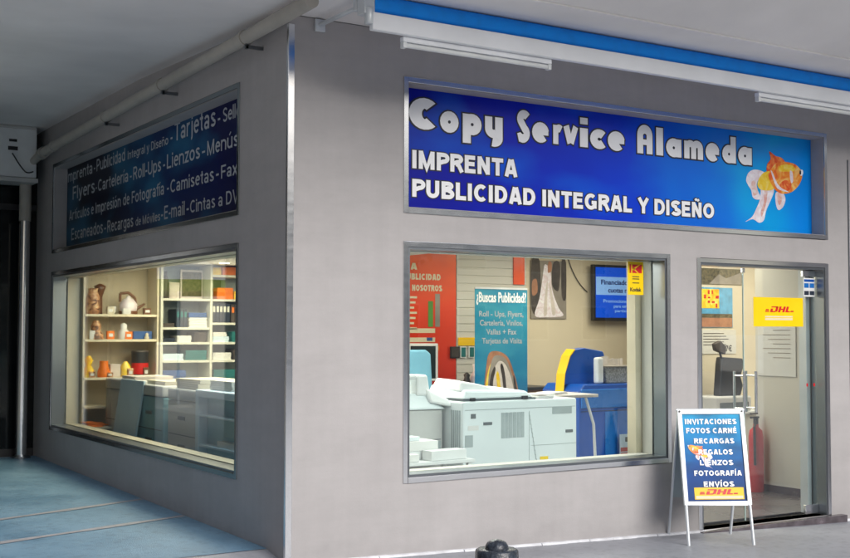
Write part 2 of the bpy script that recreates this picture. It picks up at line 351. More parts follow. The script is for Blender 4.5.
GL = {
 'C': [(arc(.62, .75, .36, .50, 48, 312), .46)],
 'o': [(arc(.5, .5, .30, .30, 0, 360), .40)],
 'p': [(arc(.52, .5, .30, .30, 0, 360), .40), ([(.22, 1.), (.22, -.42)], .40)],
 'y': [([(.22, 1.), (.22, .45)]+arc(.5, .42, .28, .26, 180, 300, 10), .38), ([(.80, 1.), (.80, -.05)]+arc(.52, -.05, .28, .20, 0, -110, 10), .40)],
 'S': [(arc(.55, 1.08, .28, .23, 30, 215, 14)+arc(.45, .36, .30, .26, 60, -130, 14)+[(.12, .12)], .40)],
 'e': [(arc(.5, .5, .30, .30, 8, 318), .40), ([(.30, .49), (.98, .49)], .20)],
 'r': [([(.22, 0), (.22, .98)], .40), (arc(.50, .55, .26, .27, 150, 50, 8), .36)],
 'v': [([(.20, 1.), (.50, .12)], .38), ([(.90, 1.), (.56, .12)], .34)],
 'i': [([(.22, 0), (.22, .98)], .42), ([(.22, 1.18), (.22, 1.52)], .40)],
 'c': [(arc(.52, .5, .32, .30, 42, 318), .40)],
 'A': [([(.24, 0), (.24, .95)]+arc(.62, .98, .38, .34, 180, 0, 14)+[(1.0, .95), (1.0, 0)], .44), ([(.40, .62), (.84, .62)], .26)],
 'l': [([(.22, 0), (.22, 1.5)], .46)],
 'a': [(arc(.5, .5, .30, .30, 0, 360), .40), ([(.82, 0), (.82, .98)], .36)],
 'm': [([(.20, 0), (.20, .98)], .36), (arc(.45, .62, .25, .22, 160, 0, 8)+[(.70, .6), (.70, 0)], .34), (arc(.95, .62, .25, .22, 180, 0, 8)+[(1.20, .6), (1.20, 0)], .36)],
 'd': [(arc(.5, .5, .30, .30, 0, 360), .40), ([(.82, 0), (.82, 1.5)], .38)],
}
class Acc(list): pass          # an accent: drawn with a thinner stroke
def sans(ch, w):
    """strokes (centre lines) of a grotesque alphabet, cap height 1"""
    t = w/2; X = .74; r = .235; cy = X/2; ry = X/2-t; a = arc
    ring = lambda cx: a(cx, cy, r, ry, 0, 360, 22)
    k = t+.0
    acc = {'Ñ': 'N', 'ñ': 'n', 'É': 'E', 'Í': 'I', 'í': 'i', 'ó': 'o', 'ú': 'u', 'á': 'a', 'é': 'e'}
    if ch in acc:
        base, adv = sans(acc[ch], w); top = 1.12 if ch.isupper() else .90; m = adv/2
        if ch == 'í': base = base[:1]
        if ch in 'Ññ': return base+[Acc([(m-.17, top+.0), (m-.08, top+.07), (m+.06, top), (m+.16, top+.07)])], adv
        return base+[Acc([(m-.07, top-.03), (m+.11, top+.17)])], adv
    L = {
    'A': ([[(k*.95, 0), (.40-t*.35, 1.0)], [(.40+t*.35, 1.0), (.80-k*.95, 0)], [(.2, .27), (.6, .27)]], .80),
    'B': ([[(k, 0), (k, 1)], [(k, 1-t), (.38, 1-t)]+a(.38, .755, .19, .245-t, 90, -90, 10)+[(k, .51)], [(k, .51), (.40, .51)]+a(.40, .29, .22, .29-t, 90, -90, 10)[1:]+[(k, t)]], .74),
    'C': ([a(.42, .5, .42-t, .5-t, 48, 312, 26)], .80),
    'D': ([[(k, 0), (k, 1)], [(k, 1-t), (.34, 1-t)]+a(.34, .5, .42-t, .5-t, 90, -90, 16)+[(k, t)]], .78),
    'E': ([[(k, 0), (k, 1)], [(k, 1-t), (.62, 1-t)], [(k, .52), (.58, .52)], [(k, t), (.64, t)]], .68),
    'F': ([[(k, 0), (k, 1)], [(k, 1-t), (.60, 1-t)], [(k, .50), (.54, .50)]], .62),
    'G': ([a(.42, .5, .42-t, .5-t, 48, 330, 26), [(.80-t, .08), (.80-t, .46)], [(.46, .44), (.80, .44)]], .84),
    'H': ([[(k, 0), (k, 1)], [(.72-k, 0), (.72-k, 1)], [(k, .52), (.72-k, .52)]], .76),
    'I': ([[(k, 0), (k, 1)]], 2*k+.04),
    'K': ([[(k, 0), (k, 1)], [(k, .35), (.62, 1)], [(.3, .58), (.66, 0)]], .70),
    'L': ([[(k, 0), (k, 1)], [(k, t), (.60, t)]], .62),
    'M': ([[(k, 0), (k, 1)], [(.90-k, 0), (.90-k, 1)], [(k, .97), (.45, .05), (.90-k, .97)]], .94),
    'N': ([[(k, 0), (k, 1)], [(.74-k, 0), (.74-k, 1)], [(k, .97), (.74-k, .03)]], .78),
    'O': ([a(.43, .5, .43-t, .5-t, 0, 360, 30)], .88),
    'P': ([[(k, 0), (k, 1)], [(k, 1-t), (.40, 1-t)]+a(.40, .70, .22, .30-t, 90, -90, 12)+[(k, .40)]], .70),
    'R': ([[(k, 0), (k, 1)], [(k, 1-t), (.42, 1-t)]+a(.42, .72, .21, .28-t, 90, -90, 12)+[(k, .44)], [(.36, .44), (.50, .36), (.68, 0)]], .76),
    'S': ([a(.36, .735, .25, .265-t, 18, 265, 16)+a(.36, .27, .27, .27-t, 85, -162, 16)], .72),
    'T': ([[(0, 1-t), (.70, 1-t)], [(.35, 0), (.35, 1)]], .70),
    'U': ([[(k, 1), (k, .36)]+a(.37, .36, .37-k, .36-t, 180, 360, 14)+[(.74-k, 1)]], .78),
    'V': ([[(.06, 1), (.37, 0), (.68, 1)]], .74), 'Y': ([[(.06, 1), (.37, .46), (.68, 1)], [(.37, 0), (.37, .5)]], .74),
    'Z': ([[(.02, 1-t), (.60, 1-t), (.06, t), (.64, t)]], .66), 'X': ([[(.04, 0), (.62, 1)], [(.04, 1), (.62, 0)]], .66),
    'a': ([a(.28, .50, .21, .74-.50-t, 160, 0, 10)+[(.49, .46), (.49, 0)], a(.27, .215, .19, .215-t+.01, 0, 360, 16)], .62),
    'b': ([ring(.33), [(k, 0), (k, 1)]], .62), 'd': ([ring(.32), [(.64-k, 0), (.64-k, 1)]], .66),
    'c': ([a(.31, cy, .24, ry, 48, 312, 20)], .58), 'e': ([a(.32, cy, .24, ry, 4, 316, 20), [(.12, .40), (.60, .40)]], .62),
    'f': ([[(.20, 0), (.20, .80)]+a(.33, .82, .13, .18-t, 180, 90, 6)+[(.40, 1-t)], [(0, .74-t), (.40, .74-t)]], .40),
    'g': ([ring(.32), [(.64-k, .74), (.64-k, .02)]+a(.33, .0, .31-k, .27-t, 0, -150, 10)], .66),
    'i': ([[(k, 0), (k, .74)], [(k, .84), (k, 1)]], 2*k+.03), 'l': ([[(k, 0), (k, 1)]], 2*k+.03),
    'j': ([[(.14, .74), (.14, -.08)]+a(.04, -.08, .10, .19-t, 0, -90, 5), [(.14, .84), (.14, 1)]], .14+k+.03),
    'm': ([[(k, 0), (k, .74)], [(k, .45)]+a(.28, .50, .28-k, .24-t, 170, 0, 10)+[(.56-k, 0)], a(.67, .50, .20, .24-t, 170, 0, 10)+[(.87, 0)]], .98),
    'n': ([[(k, 0), (k, .74)], a(.33, .46, .33-k, .28-t, 165, 0, 12)+[(.66-k, 0)]], .68),
    'o': ([a(.33, cy, .33-t, ry, 0, 360, 22)], .68), 'p': ([ring(.33), [(k, -.27), (k, .74)]], .64),
    'r': ([[(k, 0), (k, .74)], a(.32, .44, .24, .30-t, 165, 75, 7)], .42),
    's': ([a(.28, .545, .18, .195-t, 15, 262, 12)+a(.28, .20, .20, .20-t, 85, -160, 12)], .56),
    't': ([[(.20, .95), (.20, .22)]+a(.32, .20, .12, .20-t, 180, 280, 6), [(0, .74-t), (.38, .74-t)]], .40),
    'u': ([[(k, .74), (k, .28)]+a(.32, .28, .32-k, .28-t, 180, 345, 12), [(.64-k, 0), (.64-k, .74)]], .68),
    'v': ([[(.05, .74), (.29, 0), (.53, .74)]], .58), 'x': ([[(.04, 0), (.52, .74)], [(.04, .74), (.52, 0)]], .56),
    'y': ([[(.05, .74), (.30, .02)], [(.55, .74), (.26, -.12), (.06, -.20)]], .60), 'z': ([[(.02, .74-t), (.46, .74-t), (.06, t), (.50, t)]], .52),
    '-': ([[(.0, .36), (.30, .36)]], .32), '.': ([[(k, 0), (k, w)]], 2*k+.03), ',': ([[(k, -.1), (k+.03, w)]], 2*k+.03), ' ': ([], .26), '+': ([[(0, .4), (.5, .4)], [(.25, .15), (.25, .65)]], .55)}
    return L[ch]
def sans_text(mb, s, O, U, V, N, x0, x1, base, cap, w=.19, lift=.0, grow=0., gap=.09):
    O, U, V, N = map(Vector, (O, U, V, N)); x = 0; out = []
    for ch in s:
        st, adv = sans(ch, w)
        for i, pts in enumerate(st): out.append(([(px+x, py) for px, py in pts], i, w*(.62 if isinstance(pts, Acc) else 1)))
        x += adv+gap
    sx = (x1-x0)/(x-gap)
    for pts, i, w in out:
        vs, fs = ribbon(pts, w+2*grow, grow)
        mb.add([O+U*(x0+v.x*sx)+V*(base+v.y*cap)+N*(lift+i*.0006) for v in vs], fs)
    return mb
def ribbon(pts, w, capext):
    P = [Vector((x, y)) for x, y in pts]; P = [p for i, p in enumerate(P) if i == 0 or (p-P[i-1]).length > 1e-4]; closed = (P[0]-P[-1]).length < 1e-4
    if closed: P = P[:-1]
    n = len(P); L = []; R = []
    for i in range(n):
        a = P[(i-1) % n] if (closed or i) else P[0]; b = P[(i+1) % n] if (closed or i < n-1) else P[-1]
        d0 = (P[i]-a); d1 = (b-P[i])
        if d0.length < 1e-6: d0 = d1
        if d1.length < 1e-6: d1 = d0
        t = (d0.normalized()+d1.normalized()); t.normalize(); nn = Vector((-t.y, t.x))
        c = max(.5, nn.dot(Vector((-d0.y, d0.x)).normalized()))
        p = P[i]
        if not closed and i == 0: p = p-d1.normalized()*capext
        if not closed and i == n-1: p = p+d0.normalized()*capext
        L.append(p+nn*(w/2/c)); R.append(p-nn*(w/2/c))
    k = n if closed else n-1
    return L+R, [(i, (i+1) % n, n+(i+1) % n, n+i) for i in range(k)]
def glyph(mb, ch, x0, x1, base, xh, O, U, V, N, lift, grow=0.):
    st = GL[ch]; xs = [v.x for pts, w in st for v in ribbon(pts, w, 0)[0]]
    a, b = min(xs), max(xs); sx = (x1-x0)/(b-a)
    O, U, V, N = map(Vector, (O, U, V, N))
    for i, (pts, w) in enumerate(st):
        vs, fs = ribbon(pts, w+.035+2*grow, grow)
        if grow == 0 and i: vs = vs
        mb.add([O+U*(x0+(v.x-a)*sx)+V*(base+v.y*xh)+N*(lift+i*.0006) for v in vs], fs)

# ================================================================== SETTING
# ground
xs = [-600, -200, -60, -20, -10, -6, -4, -3, -2, -1.5, -1, -.5, -.2, .06, .5, 1, 2, 3, 4, 5, 6, 7, 8, 9.0, 12, 20, 60, 200, 600]
ys = [-600, -200, -60, -30, -20, -12, -9, -6, -4, -3, -2, -1.5, -1, -.5, -.2, .0, .06, .3, .6, 1, 2, 3, 4, 5, 6, 7, 8, 9, 14, 20, 60, 200, 600]
g = MB()
V_ = {}
for x in xs:
    for y in ys: V_[(x, y)] = len(g.v); g.v.append(Vector((x, y, gz(x, y))))
for i in range(len(xs)-1):
    for j in range(len(ys)-1):
        if .05 < xs[i] < 8.9 and .05 < ys[j] < 7.9: continue
        g.f.append((V_[(xs[i], ys[j])], V_[(xs[i+1], ys[j])], V_[(xs[i+1], ys[j+1])], V_[(xs[i], ys[j+1])])); g.sm.append(False)
o = g.build('ground', M['ground']); tag(o, kind='structure')
def sheet(name, x0, x1, y0, y1, lift, m, n=14, fn=None):
    b = MB()
    for i in range(n+1):
        for j in range(n+1):
            x = x0+(x1-x0)*i/n; y = y0+(y1-y0)*j/n
            if fn: x, y = fn(x, y)
            b.v.append(Vector((x, y, gz(x, y)+lift)))
    for i in range(n):
        for j in range(n):
            a = i*(n+1)+j; b.f.append((a, a+n+1, a+n+2, a+1)); b.sm.append(False)
    o = b.build(name, m); tag(o, kind='structure'); return o
sheet('pavement', -3.4, -.002, .3, 6.9, .004, M['gblue'], 24)
for y0, k in ((2.98, .36), (1.93, .30)):
    sheet('pavement_line', -2.6, -.02, -.04, .04, .008, M['gline'], 16, lambda x, y, y0=y0, k=k: (x, y0+k*x+y*(1.0+.25*math.sin(x*7))))
tag(MB().box(.1, 8.9, .02, 7.8, -.3, -.15).build('floor', M['tile']), kind='structure')

b = MB()
for (x0, x1, y0, y1) in ((-60, 60, -60, -3.2), (-60, -3.8, -3.2, 60)):
    nx = [x for x in xs if x0 < x < x1]; ny = [y for y in ys if y0 < y < y1]; X_ = [x0]+nx+[x1]; Y_ = [y0]+ny+[y1]
    for i in range(len(X_)-1):
        for j in range(len(Y_)-1):
            b.add([(x, y, gz(x, y)+.004) for x, y in ((X_[i], Y_[j]), (X_[i+1], Y_[j]), (X_[i+1], Y_[j+1]), (X_[i], Y_[j+1]))], [(0, 1, 2, 3)])
tag(b.build('street', M['street']), kind='structure')  # pale unseen paving, laid to bounce light up to the soffit

# shop building ------------------------------------------------------
B = thing('shop_building', (0, 0, 0), 'grey rendered corner shop under a low soffit, with lit display windows on both sides', 'building')
def wall(name, W0, W1, Z0, Z1, holes, T, th=.3, m='wall', parent=B):
    """wall slab in (w, z), outer face at depth 0, thickness th, with holes; T maps (w, depth, z) to the world"""
    ws = sorted({W0, W1, *[h[0] for h in holes], *[h[1] for h in holes]}); zs = sorted({Z0, Z1, *[h[2] for h in holes], *[h[3] for h in holes]})
    b = MB(); solid = lambda w, z: not any(h[0] < w < h[1] and h[2] < z < h[3] for h in holes)
    def q(*p): b.add([T(*c) for c in p], [(0, 1, 2, 3)])
    for i in range(len(ws)-1):
        for j in range(len(zs)-1):
            a, c, d, e = ws[i], ws[i+1], zs[j], zs[j+1]
            if solid((a+c)/2, (d+e)/2):
                q((a, 0, d), (c, 0, d), (c, 0, e), (a, 0, e)); q((a, th, d), (c, th, d), (c, th, e), (a, th, e))
    for h in holes+[(W0, W1, Z0, Z1)]:
        a, c, d, e = h
        q((a, 0, d), (a, th, d), (a, th, e), (a, 0, e)); q((c, 0, d), (c, th, d), (c, th, e), (c, 0, e))
        q((a, 0, e), (c, 0, e), (c, th, e), (a, th, e)); q((a, 0, d), (c, 0, d), (c, th, d), (a, th, d))
    return b.build(name, M[m], parent)
FT = lambda w, d, z: (w, d, z)
LT = lambda w, d, z: (d, w, z)
SX0, SX1, SZ0, SZ1 = 1.0, 5.728, 2.537, 3.492
WX0, WX1, WZ0, WZ1 = 1.0, 3.646, .51, 2.242
DX0, DX1, DZ1 = 4.05, 5.728, 2.223
LY0, LY1 = .903, 6.233
wall('facade_wall', 0, 9, -.45, 3.865, [(SX0, SX1, SZ0, SZ1), (WX0, WX1, WZ0, WZ1), (DX0, DX1, -.15, DZ1)], FT)
wall('facade_wall', .3, 7.9, -.3, 4.05, [(LY0, LY1, SZ0, SZ1), (LY0, LY1, WZ0-.005, WZ1)], LT)
# interior shell
MB().box(3.0, 8.9, .301, 7.4, 2.75, 2.85).build('ceiling', M['inceil'], B)
MB().box(.301, 2.999, .301, 7.4, 2.42, 2.84).build('dropped_ceiling', M['inceil'], B)
MB().box(.301, 3.5, 6.5, 6.6, -.15, 2.75).build('back_wall', M['inwall'], B)
MB().box(3.5, 8.8, 4.5, 4.6, -.15, 2.75).build('back_wall', M['inwall'], B)
MB().box(3.5, 3.6, 4.6, 6.6, -.15, 2.75).build('back_wall', M['inwall'], B)
MB().box(8.7, 8.8, .31, 4.5, -.15, 2.75).build('back_wall', M['inwall'], B)
MB().box(.302, .322, LY1, 6.5, -.15, 2.42).build('back_wall', M['inwall'], B)
pw = MB().box(6.54, 6.70, .96, 1.62, -.15, 2.75).build('partition_wall', M['inwhite'], B)
MB().box(6.525, 6.539, .98, 1.62, -.149, -.07).build('skirting', M['marble'], pw)
MB().box(6.74, 8.69, 3.02, 3.1, -.15, 2.75).build('partition_wall', M['inwall'], B)
# soffit of the arcade: L-shaped sheet with two shallow board joints, upper storey above
sf = MB()
def slab(x0, x1, y0, y1, za, zb): sf.add([(x0, y0, za), (x1, y0, za), (x1, y1, zb), (x0, y1, zb), (x0, y0, za+.1), (x1, y0, za+.1), (x1, y1, zb+.1), (x0, y1, zb+.1)], [(0, 1, 2, 3), (4, 5, 6, 7), (0, 1, 5, 4), (1, 2, 6, 5), (2, 3, 7, 6), (3, 0, 4, 7)])
SOF = MB(); sf = SOF
slab(-2.6, 9, -.90, -.0, 3.87, 3.87); slab(-2.6, 9, -1.20, -.90, 3.858, 3.862); slab(-2.6, 9, -1.27, -1.21, 3.85, 3.85); slab(-2.6, 9, -2.0, -1.275, 4.06, 3.862); slab(-2.6, 9, -2.75, -2.015, 4.27, 4.058)
slab(-2.6, .0, .0, 3.2, 3.87, 3.985); slab(-2.6, .0, 3.2, 8, 3.985, 4.0)
SOF.build('soffit', M['soffit'], B)
MB().box(-2.6, 9.2, -2.7, 8.2, 4.38, 7.5).build('upper_storey', M['facade'], B)
MB().box(8.1, 9.1, -2.7, -.9, -.4, 3.86).build('added_shade_pillar', M['wall'], B)  # added out of view to dim the right end of the front wall
MB().box(-3.0, -2.55, 4.6, 8.0, -.4, 3.44).build('added_shade_pillar', M['wall'], B)  # unseen block, put in to keep light off the far side wall
MB().box(-2.6, -1.21, 7.0, 7.5, 2.9, 3.985).build('added_shade_beam', M['wall'], B)  # hidden beam added to shade the far upper corner
MB().box(-2.8, -2.6, -1.4, 8.2, 3.45, 4.3).build('added_edge_shade_beam', M['wall'], B)  # unseen beam, added to darken the top of the side wall
# steel edge at the corner and at the joint with the next shop
MB().box(-.004, .044, -.006, .0, -.10, 3.80).box(-.006, -.0, -.004, .022, -.02, 3.80).build('corner_trim', M['steel'], B, .0015)
MB().box(6.07, 6.085, -.006, 0, -.25, 3.3).build('joint_trim', M['steel_dull'], B)
b = MB()
for i in range(36):
    x0 = i*.25; x1 = x0+.25; w = .028+.007*math.sin(i*2.3)
    b.hexa([(x0, -w, gz(x0, -.1)), (x1, -w, gz(x1, -.1)), (x1, -.001, gz(x1, -.1)), (x0, -.001, gz(x0, -.1))], [(x0, -w+.01, gz(x0, -.1)+.014), (x1, -w+.01, gz(x1, -.1)+.014), (x1, -.001, gz(x1, -.1)+.018), (x0, -.001, gz(x0, -.1)+.018)])
b.build('sealant_strip', M['curb'], B)

def frame_ring(mb, T, a, c, d, e, w, proud, depth):
    """flat trim round an opening: w wide outside the opening, returning depth into it"""
    for (w0, w1, z0, z1) in ((a-w, a, d-w, e+w), (c, c+w, d-w, e+w), (a, c, e, e+w), (a, c, d-w, d)):
        vs = [T(x, y, z) for z in (z0, z1) for y in (-proud, -.0) for x in (w0, w1)]
        mb.add(vs, [(0, 2, 3, 1), (4, 5, 7, 6), (0, 1, 5, 4), (2, 6, 7, 3), (0, 4, 6, 2), (1, 3, 7, 5)])
def ring_in(mb, T, a, c, d, e, w, y0, y1, bottom=True):
    L = [(a, a+w, d, e), (c-w, c, d, e), (a+w, c-w, e-w, e)]
    if bottom: L.append((a+w, c-w, d, d+w))
    for (w0, w1, z0, z1) in L:
        vs = [T(x, y, z) for z in (z0, z1) for y in (y0, y1) for x in (w0, w1)]
        mb.add(vs, [(0, 2, 3, 1), (4, 5, 7, 6), (0, 1, 5, 4), (2, 6, 7, 3), (0, 4, 6, 2), (1, 3, 7, 5)])
def slabT(mb, T, a, c, y0, y1, d, e):
    vs = [T(x, y, z) for z in (d, e) for y in (y0, y1) for x in (a, c)]
    mb.add(vs, [(0, 2, 3, 1), (4, 5, 7, 6), (0, 1, 5, 4), (2, 6, 7, 3), (0, 4, 6, 2), (1, 3, 7, 5)]); return mb
# windows
for T, a, c, gm, st_ in ((FT, WX0, WX1, 'glass', 'steel'), (LT, LY0, LY1, 'glass_side', 'steel_shaded')):
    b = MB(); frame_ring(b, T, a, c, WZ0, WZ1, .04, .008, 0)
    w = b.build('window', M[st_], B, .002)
    b = MB(); ring_in(b, T, a+.002, c-.002, WZ0+.002, WZ1-.002, .018, .002, .15); b.build('frame', M['steel_dull'], w)
    slabT(MB(), T, a+.004, c-.004, .155, .165, WZ0+.004, WZ1-.004).build('pane', M[gm], w)
    b = MB(); ring_in(b, T, a+.003, c-.003, WZ0+.003, WZ1-.003, .02, .17, .298); b.build('reveal_lining', M['cream' if gm == 'glass_side' else 'inwhite'], w)
# inner cream post beside the right end of the front window
MB().box(3.56, 3.645, .31, .42, -.15, 2.75).build('inner_post', M['cream'], B)
# door -----------------------------------------------------------------
b = MB()
for (x0, x1, z0, z1) in ((DX0-.04, DX0, -.15, DZ1+.04), (DX1, DX1+.04, -.15, DZ1+.04), (DX0, DX1, DZ1, DZ1+.04)): b.box(x0, x1, -.008, 0, z0, z1)
dr = b.build('doorway', M['steel'], B, .002)
MB().box(4.7003, 4.7045, .0995, .1105, -.13, DZ1-.035).box(4.7055, 4.7097, .0995, .1105, -.13, DZ1-.035).build('glass_edge', M['acedge'], dr)
b = MB(); ring_in(b, FT, DX0+.002, DX1-.002, -.148, DZ1-.002, .02, .002, .16, False); b.build('frame', M['steel_dull'], dr)
MB().box(DX0+.024, 4.70, .10, .11, -.135, DZ1-.03).build('fixed_pane', M['glass_door'], dr)
MB().box(4.71, DX1-.026, .10, .11, -.135, DZ1-.03).build('door_leaf', M['glass_door'], dr)
b = MB(); b.box(DX1-.21, DX1-.024, .092, .118, DZ1-.085, DZ1-.028).box(DX1-.21, DX1-.024, .092, .118, -.138, -.05)
b.box(4.08, 4.13, .094, .116, -.12, -.06).box(4.69, 4.725, .094, .116, DZ1-.07, DZ1-.028); b.build('patch_fitting', M['steel'], dr, .002)
b = MB()
for x in (4.645, 4.80):
    for yy in (.045, .165):
        b.cyl((x, yy, .86), (x, yy, 1.24), .013); b.cyl((x, yy, .90), (x, .105, .90), .009); b.cyl((x, yy, 1.20), (x, .105, 1.20), .009)
b.build('handle', M['steel'], dr)
# bright steel post behind the hinged edge of the door
b = MB().box(5.645, 5.70, .17, .26, -.149, DZ1-.01); b.build('door_post', M['alu'], dr, .002)
# door step
b = MB(); b.hexa([(4.0, -.07, -.45), (5.92, -.07, -.45), (5.92, .019, -.45), (4.0, .019, -.45)], [(4.0, -.07, -.151), (5.92, -.07, -.151), (5.92, .019, -.151), (4.0, .019, -.151)])
b.build('door_step', M['marble'], B, .004)

# ================================================================== SIGNS
def steel_frame(T, a, c, d, e, parent, st_='steel'):
    b = MB(); frame_ring(b, T, a, c, d, e, .04, .008, 0); b.build('frame', M[st_], parent, .002)
    b = MB(); ring_in(b, T, a+.002, c-.002, d+.002, e-.002, .004, .0015, .148); b.build('reveal', M['wall'], parent)
s1 = thing('shop_sign', (3.36, .15, 2.54), 'long blue fascia sign with white title and goldfish in a steel frame', 'sign')
steel_frame(FT, SX0, SX1, SZ0, SZ1, s1)
MB().box(SX0+.003, SX1-.003, .151, .29, SZ0+.003, SZ1-.003).build('panel', M['sign'], s1)
O, U, V, N = (0, .15, 0), (1, 0, 0), (0, 0, 1), (0, -1, 0)
wt = MB(); kt = MB()
TL = [('C', 1.10, 1.335), ('o', 1.385, 1.555), ('p', 1.60, 1.777), ('y', 1.817, 1.985), ('S', 2.137, 2.262), ('e', 2.292, 2.46), ('r', 2.512, 2.607), ('v', 2.622, 2.775), ('i', 2.802, 2.882), ('c', 2.914, 3.08), ('e', 3.112, 3.297), ('A', 3.45, 3.625), ('l', 3.675, 3.752), ('a', 3.795, 3.975), ('m', 4.016, 4.245), ('e', 4.285, 4.455), ('d', 4.50, 4.672), ('a', 4.709, 4.885)]
for ch, a, c in TL:
    glyph(wt, ch, a, c, 3.172, .165, O, U, V, N, .0045); glyph(kt, ch, a, c, 3.172, .165, O, U, V, N, .0015, .075)
for s, a, c, bs, cp in (('IMPRENTA', 1.127, 2.137, 2.863, .142), ('PUBLICIDAD INTEGRAL Y DISEÑO', 1.127, 4.388, 2.642, .138)):
    sans_text(kt, s, O, U, V, N, a, c, bs, cp, .235, .0015, .06); sans_text(wt, s, O, U, V, N, a, c, bs, cp, .235, .0045)
kt.build('lettering_outline', M['ink_k'], s1); wt.build('lettering', M['ink_w'], s1)
# goldfish printed at the right end (coordinates in metres on the panel)
def curvy(p, n=4):
    """closed Catmull-Rom curve through the outline points"""
    out = []; m = len(p)
    for i in range(m):
        a, b_, c, d = (Vector(p[(i+q) % m]) for q in (-1, 0, 1, 2))
        for t in [q/n for q in range(n)]:
            v = .5*((2*b_)+(c-a)*t+(2*a-5*b_+4*c-d)*t*t+(3*b_-a-3*c+d)*t**3); out.append((v.x, v.y))
    return out
def fish(parent, O, U, V, N, k=1., lift=.001, ky=None):
    ky = ky or k
    """generic veil-tailed goldfish; 0..1 across, head up to the right"""
    def P(m, pts, z): MB().poly([(x*k, y*ky) for x, y in curvy(pts)], Vector(O)+Vector(N)*(lift+z), U, V, N, .0004).build('goldfish_print', M[m], parent)
    P('fish_w', [(.02, .50), (.06, .62), (.16, .68), (.30, .66), (.38, .58), (.34, .50), (.22, .52), (.19, .40), (.24, .28), (.26, .22), (.18, .20), (.12, .24), (.10, .34), (.05, .42)], 0)
    P('fish_p', [(.10, .46), (.15, .50), (.19, .42), (.20, .30), (.14, .26), (.12, .34)], .0005)
    P('fish_w', [(.28, .50), (.44, .48), (.47, .36), (.42, .22), (.34, .04), (.30, -.12), (.22, -.17), (.12, -.12), (.0, -.17), (.11, -.08), (.18, .06), (.24, .22)], .0006)
    P('fish_p', [(.31, .36), (.36, .36), (.34, .16), (.27, -.06), (.25, .0), (.30, .18)], .0011)
    P('fish_w', [(.50, .34), (.62, .34), (.66, .24), (.62, .12), (.54, .06), (.50, .16)], .0004)
    P('fish_p', [(.52, .32), (.58, .32), (.60, .22), (.55, .14)], .0009)
    P('fish_y', [(.20, .46), (.26, .60), (.38, .68), (.50, .62), (.52, .48), (.44, .38), (.30, .36), (.23, .38)], .0013)
    P('fish_r', [(.36, .66), (.36, .78), (.42, .88), (.40, 1.0), (.50, .94), (.60, .92), (.66, .84), (.56, .74), (.44, .68)], .0012)
    P('fish_o', [(.38, .60), (.44, .74), (.54, .84), (.68, .86), (.82, .84), (.92, .76), (.95, .66), (.90, .52), (.80, .40), (.68, .34), (.56, .34), (.46, .42)], .0018)
    P('fish_r', [(.58, .50), (.66, .56), (.76, .52), (.74, .42), (.66, .38), (.58, .42)], .0023)
    P('fish_y', [(.56, .78), (.70, .82), (.82, .79), (.80, .72), (.66, .70), (.56, .70)], .0023)
    P('fish_w', [(.74, .72), (.78, .70), (.79, .56), (.76, .52), (.74, .60)], .0026)
    P('fish_w', [(.42, .68), (.45, .66), (.52, .50), (.60, .42), (.72, .37), (.60, .38), (.50, .44)], .0027)
    P('ink_w', [(.905, .70), (.92, .75), (.95, .76), (.965, .72), (.95, .67), (.92, .66)], .0030)
    P('ink_k', [(.90, .69), (.905, .74), (.925, .74), (.925, .68)], .0036)
fish(s1, Vector((4.795, .15, 2.735)), U, V, N, .84, .001, .59)

s2 = thing('shop_sign', (.15, 3.56, 2.54), 'dark blue service list sign with grey lettering, high on the shaded side wall', 'sign')
steel_frame(LT, LY0, LY1, SZ0, SZ1, s2, 'steel_shaded')
MB().box(.151, .29, LY0+.003, LY1-.003, SZ0+.003, SZ1-.003).build('panel', M['sign_side'], s2)
O, U, V, N = (.15, 0, 0), (0, -1, 0), (0, 0, 1), (-1, 0, 0)
b = MB()
for s, ya, yb, bs, cp in (
 ('Imprenta', 6.24, 5.23, 3.325, .13), ('-', 5.18, 5.13, 3.325, .13), ('Publicidad', 5.08, 4.11, 3.328, .13), ('Integral y Diseño', 4.03, 2.86, 3.328, .085), ('-', 2.80, 2.75, 3.328, .13), ('Tarjetas', 2.70, 1.717, 3.332, .165), ('-', 1.67, 1.62, 3.332, .12), ('Sellos', 1.563, 1.10, 3.335, .118),
 ('Flyers', 5.99, 5.136, 3.104, .15), ('-', 5.10, 5.06, 3.104, .13), ('Cartelería', 5.02, 4.0, 3.104, .125), ('-', 3.95, 3.90, 3.10, .12), ('Roll-Ups', 3.85, 3.046, 3.10, .13), ('-', 2.99, 2.94, 3.10, .12), ('Lienzos', 2.89, 2.066, 3.10, .135), ('-', 2.02, 1.95, 3.10, .12), ('Menús', 1.90, 1.235, 3.10, .125),
 ('Artículos e Impresión de Fotografía', 6.12, 2.955, 2.872, .118), ('-', 2.88, 2.83, 2.87, .12), ('Camisetas', 2.79, 1.745, 2.868, .118), ('-', 1.70, 1.64, 2.868, .11), ('Fax', 1.59, 1.25, 2.868, .11),
 ('Escaneados', 6.02, 4.825, 2.64, .135), ('-', 4.78, 4.72, 2.64, .12), ('Recargas', 4.67, 3.83, 2.636, .125), ('de Móviles', 3.76, 3.054, 2.636, .085), ('-', 3.03, 2.98, 2.636, .1), ('E-mail', 2.946, 2.417, 2.636, .125), ('-', 2.375, 2.32, 2.636, .11), ('Cintas a DVD', 2.287, 1.09, 2.64, .11)):
    if s == '-': b.add([Vector((.1475, y, bs+z)) for y, z in ((ya, .035), (yb, .035), (yb, .052), (ya, .052))], [(0, 1, 2, 3)])
    else: sans_text(b, s, O, U, V, N, -ya, -yb, bs, cp, .14, .0025)
b.build('lettering', M['ink_g'], s2)

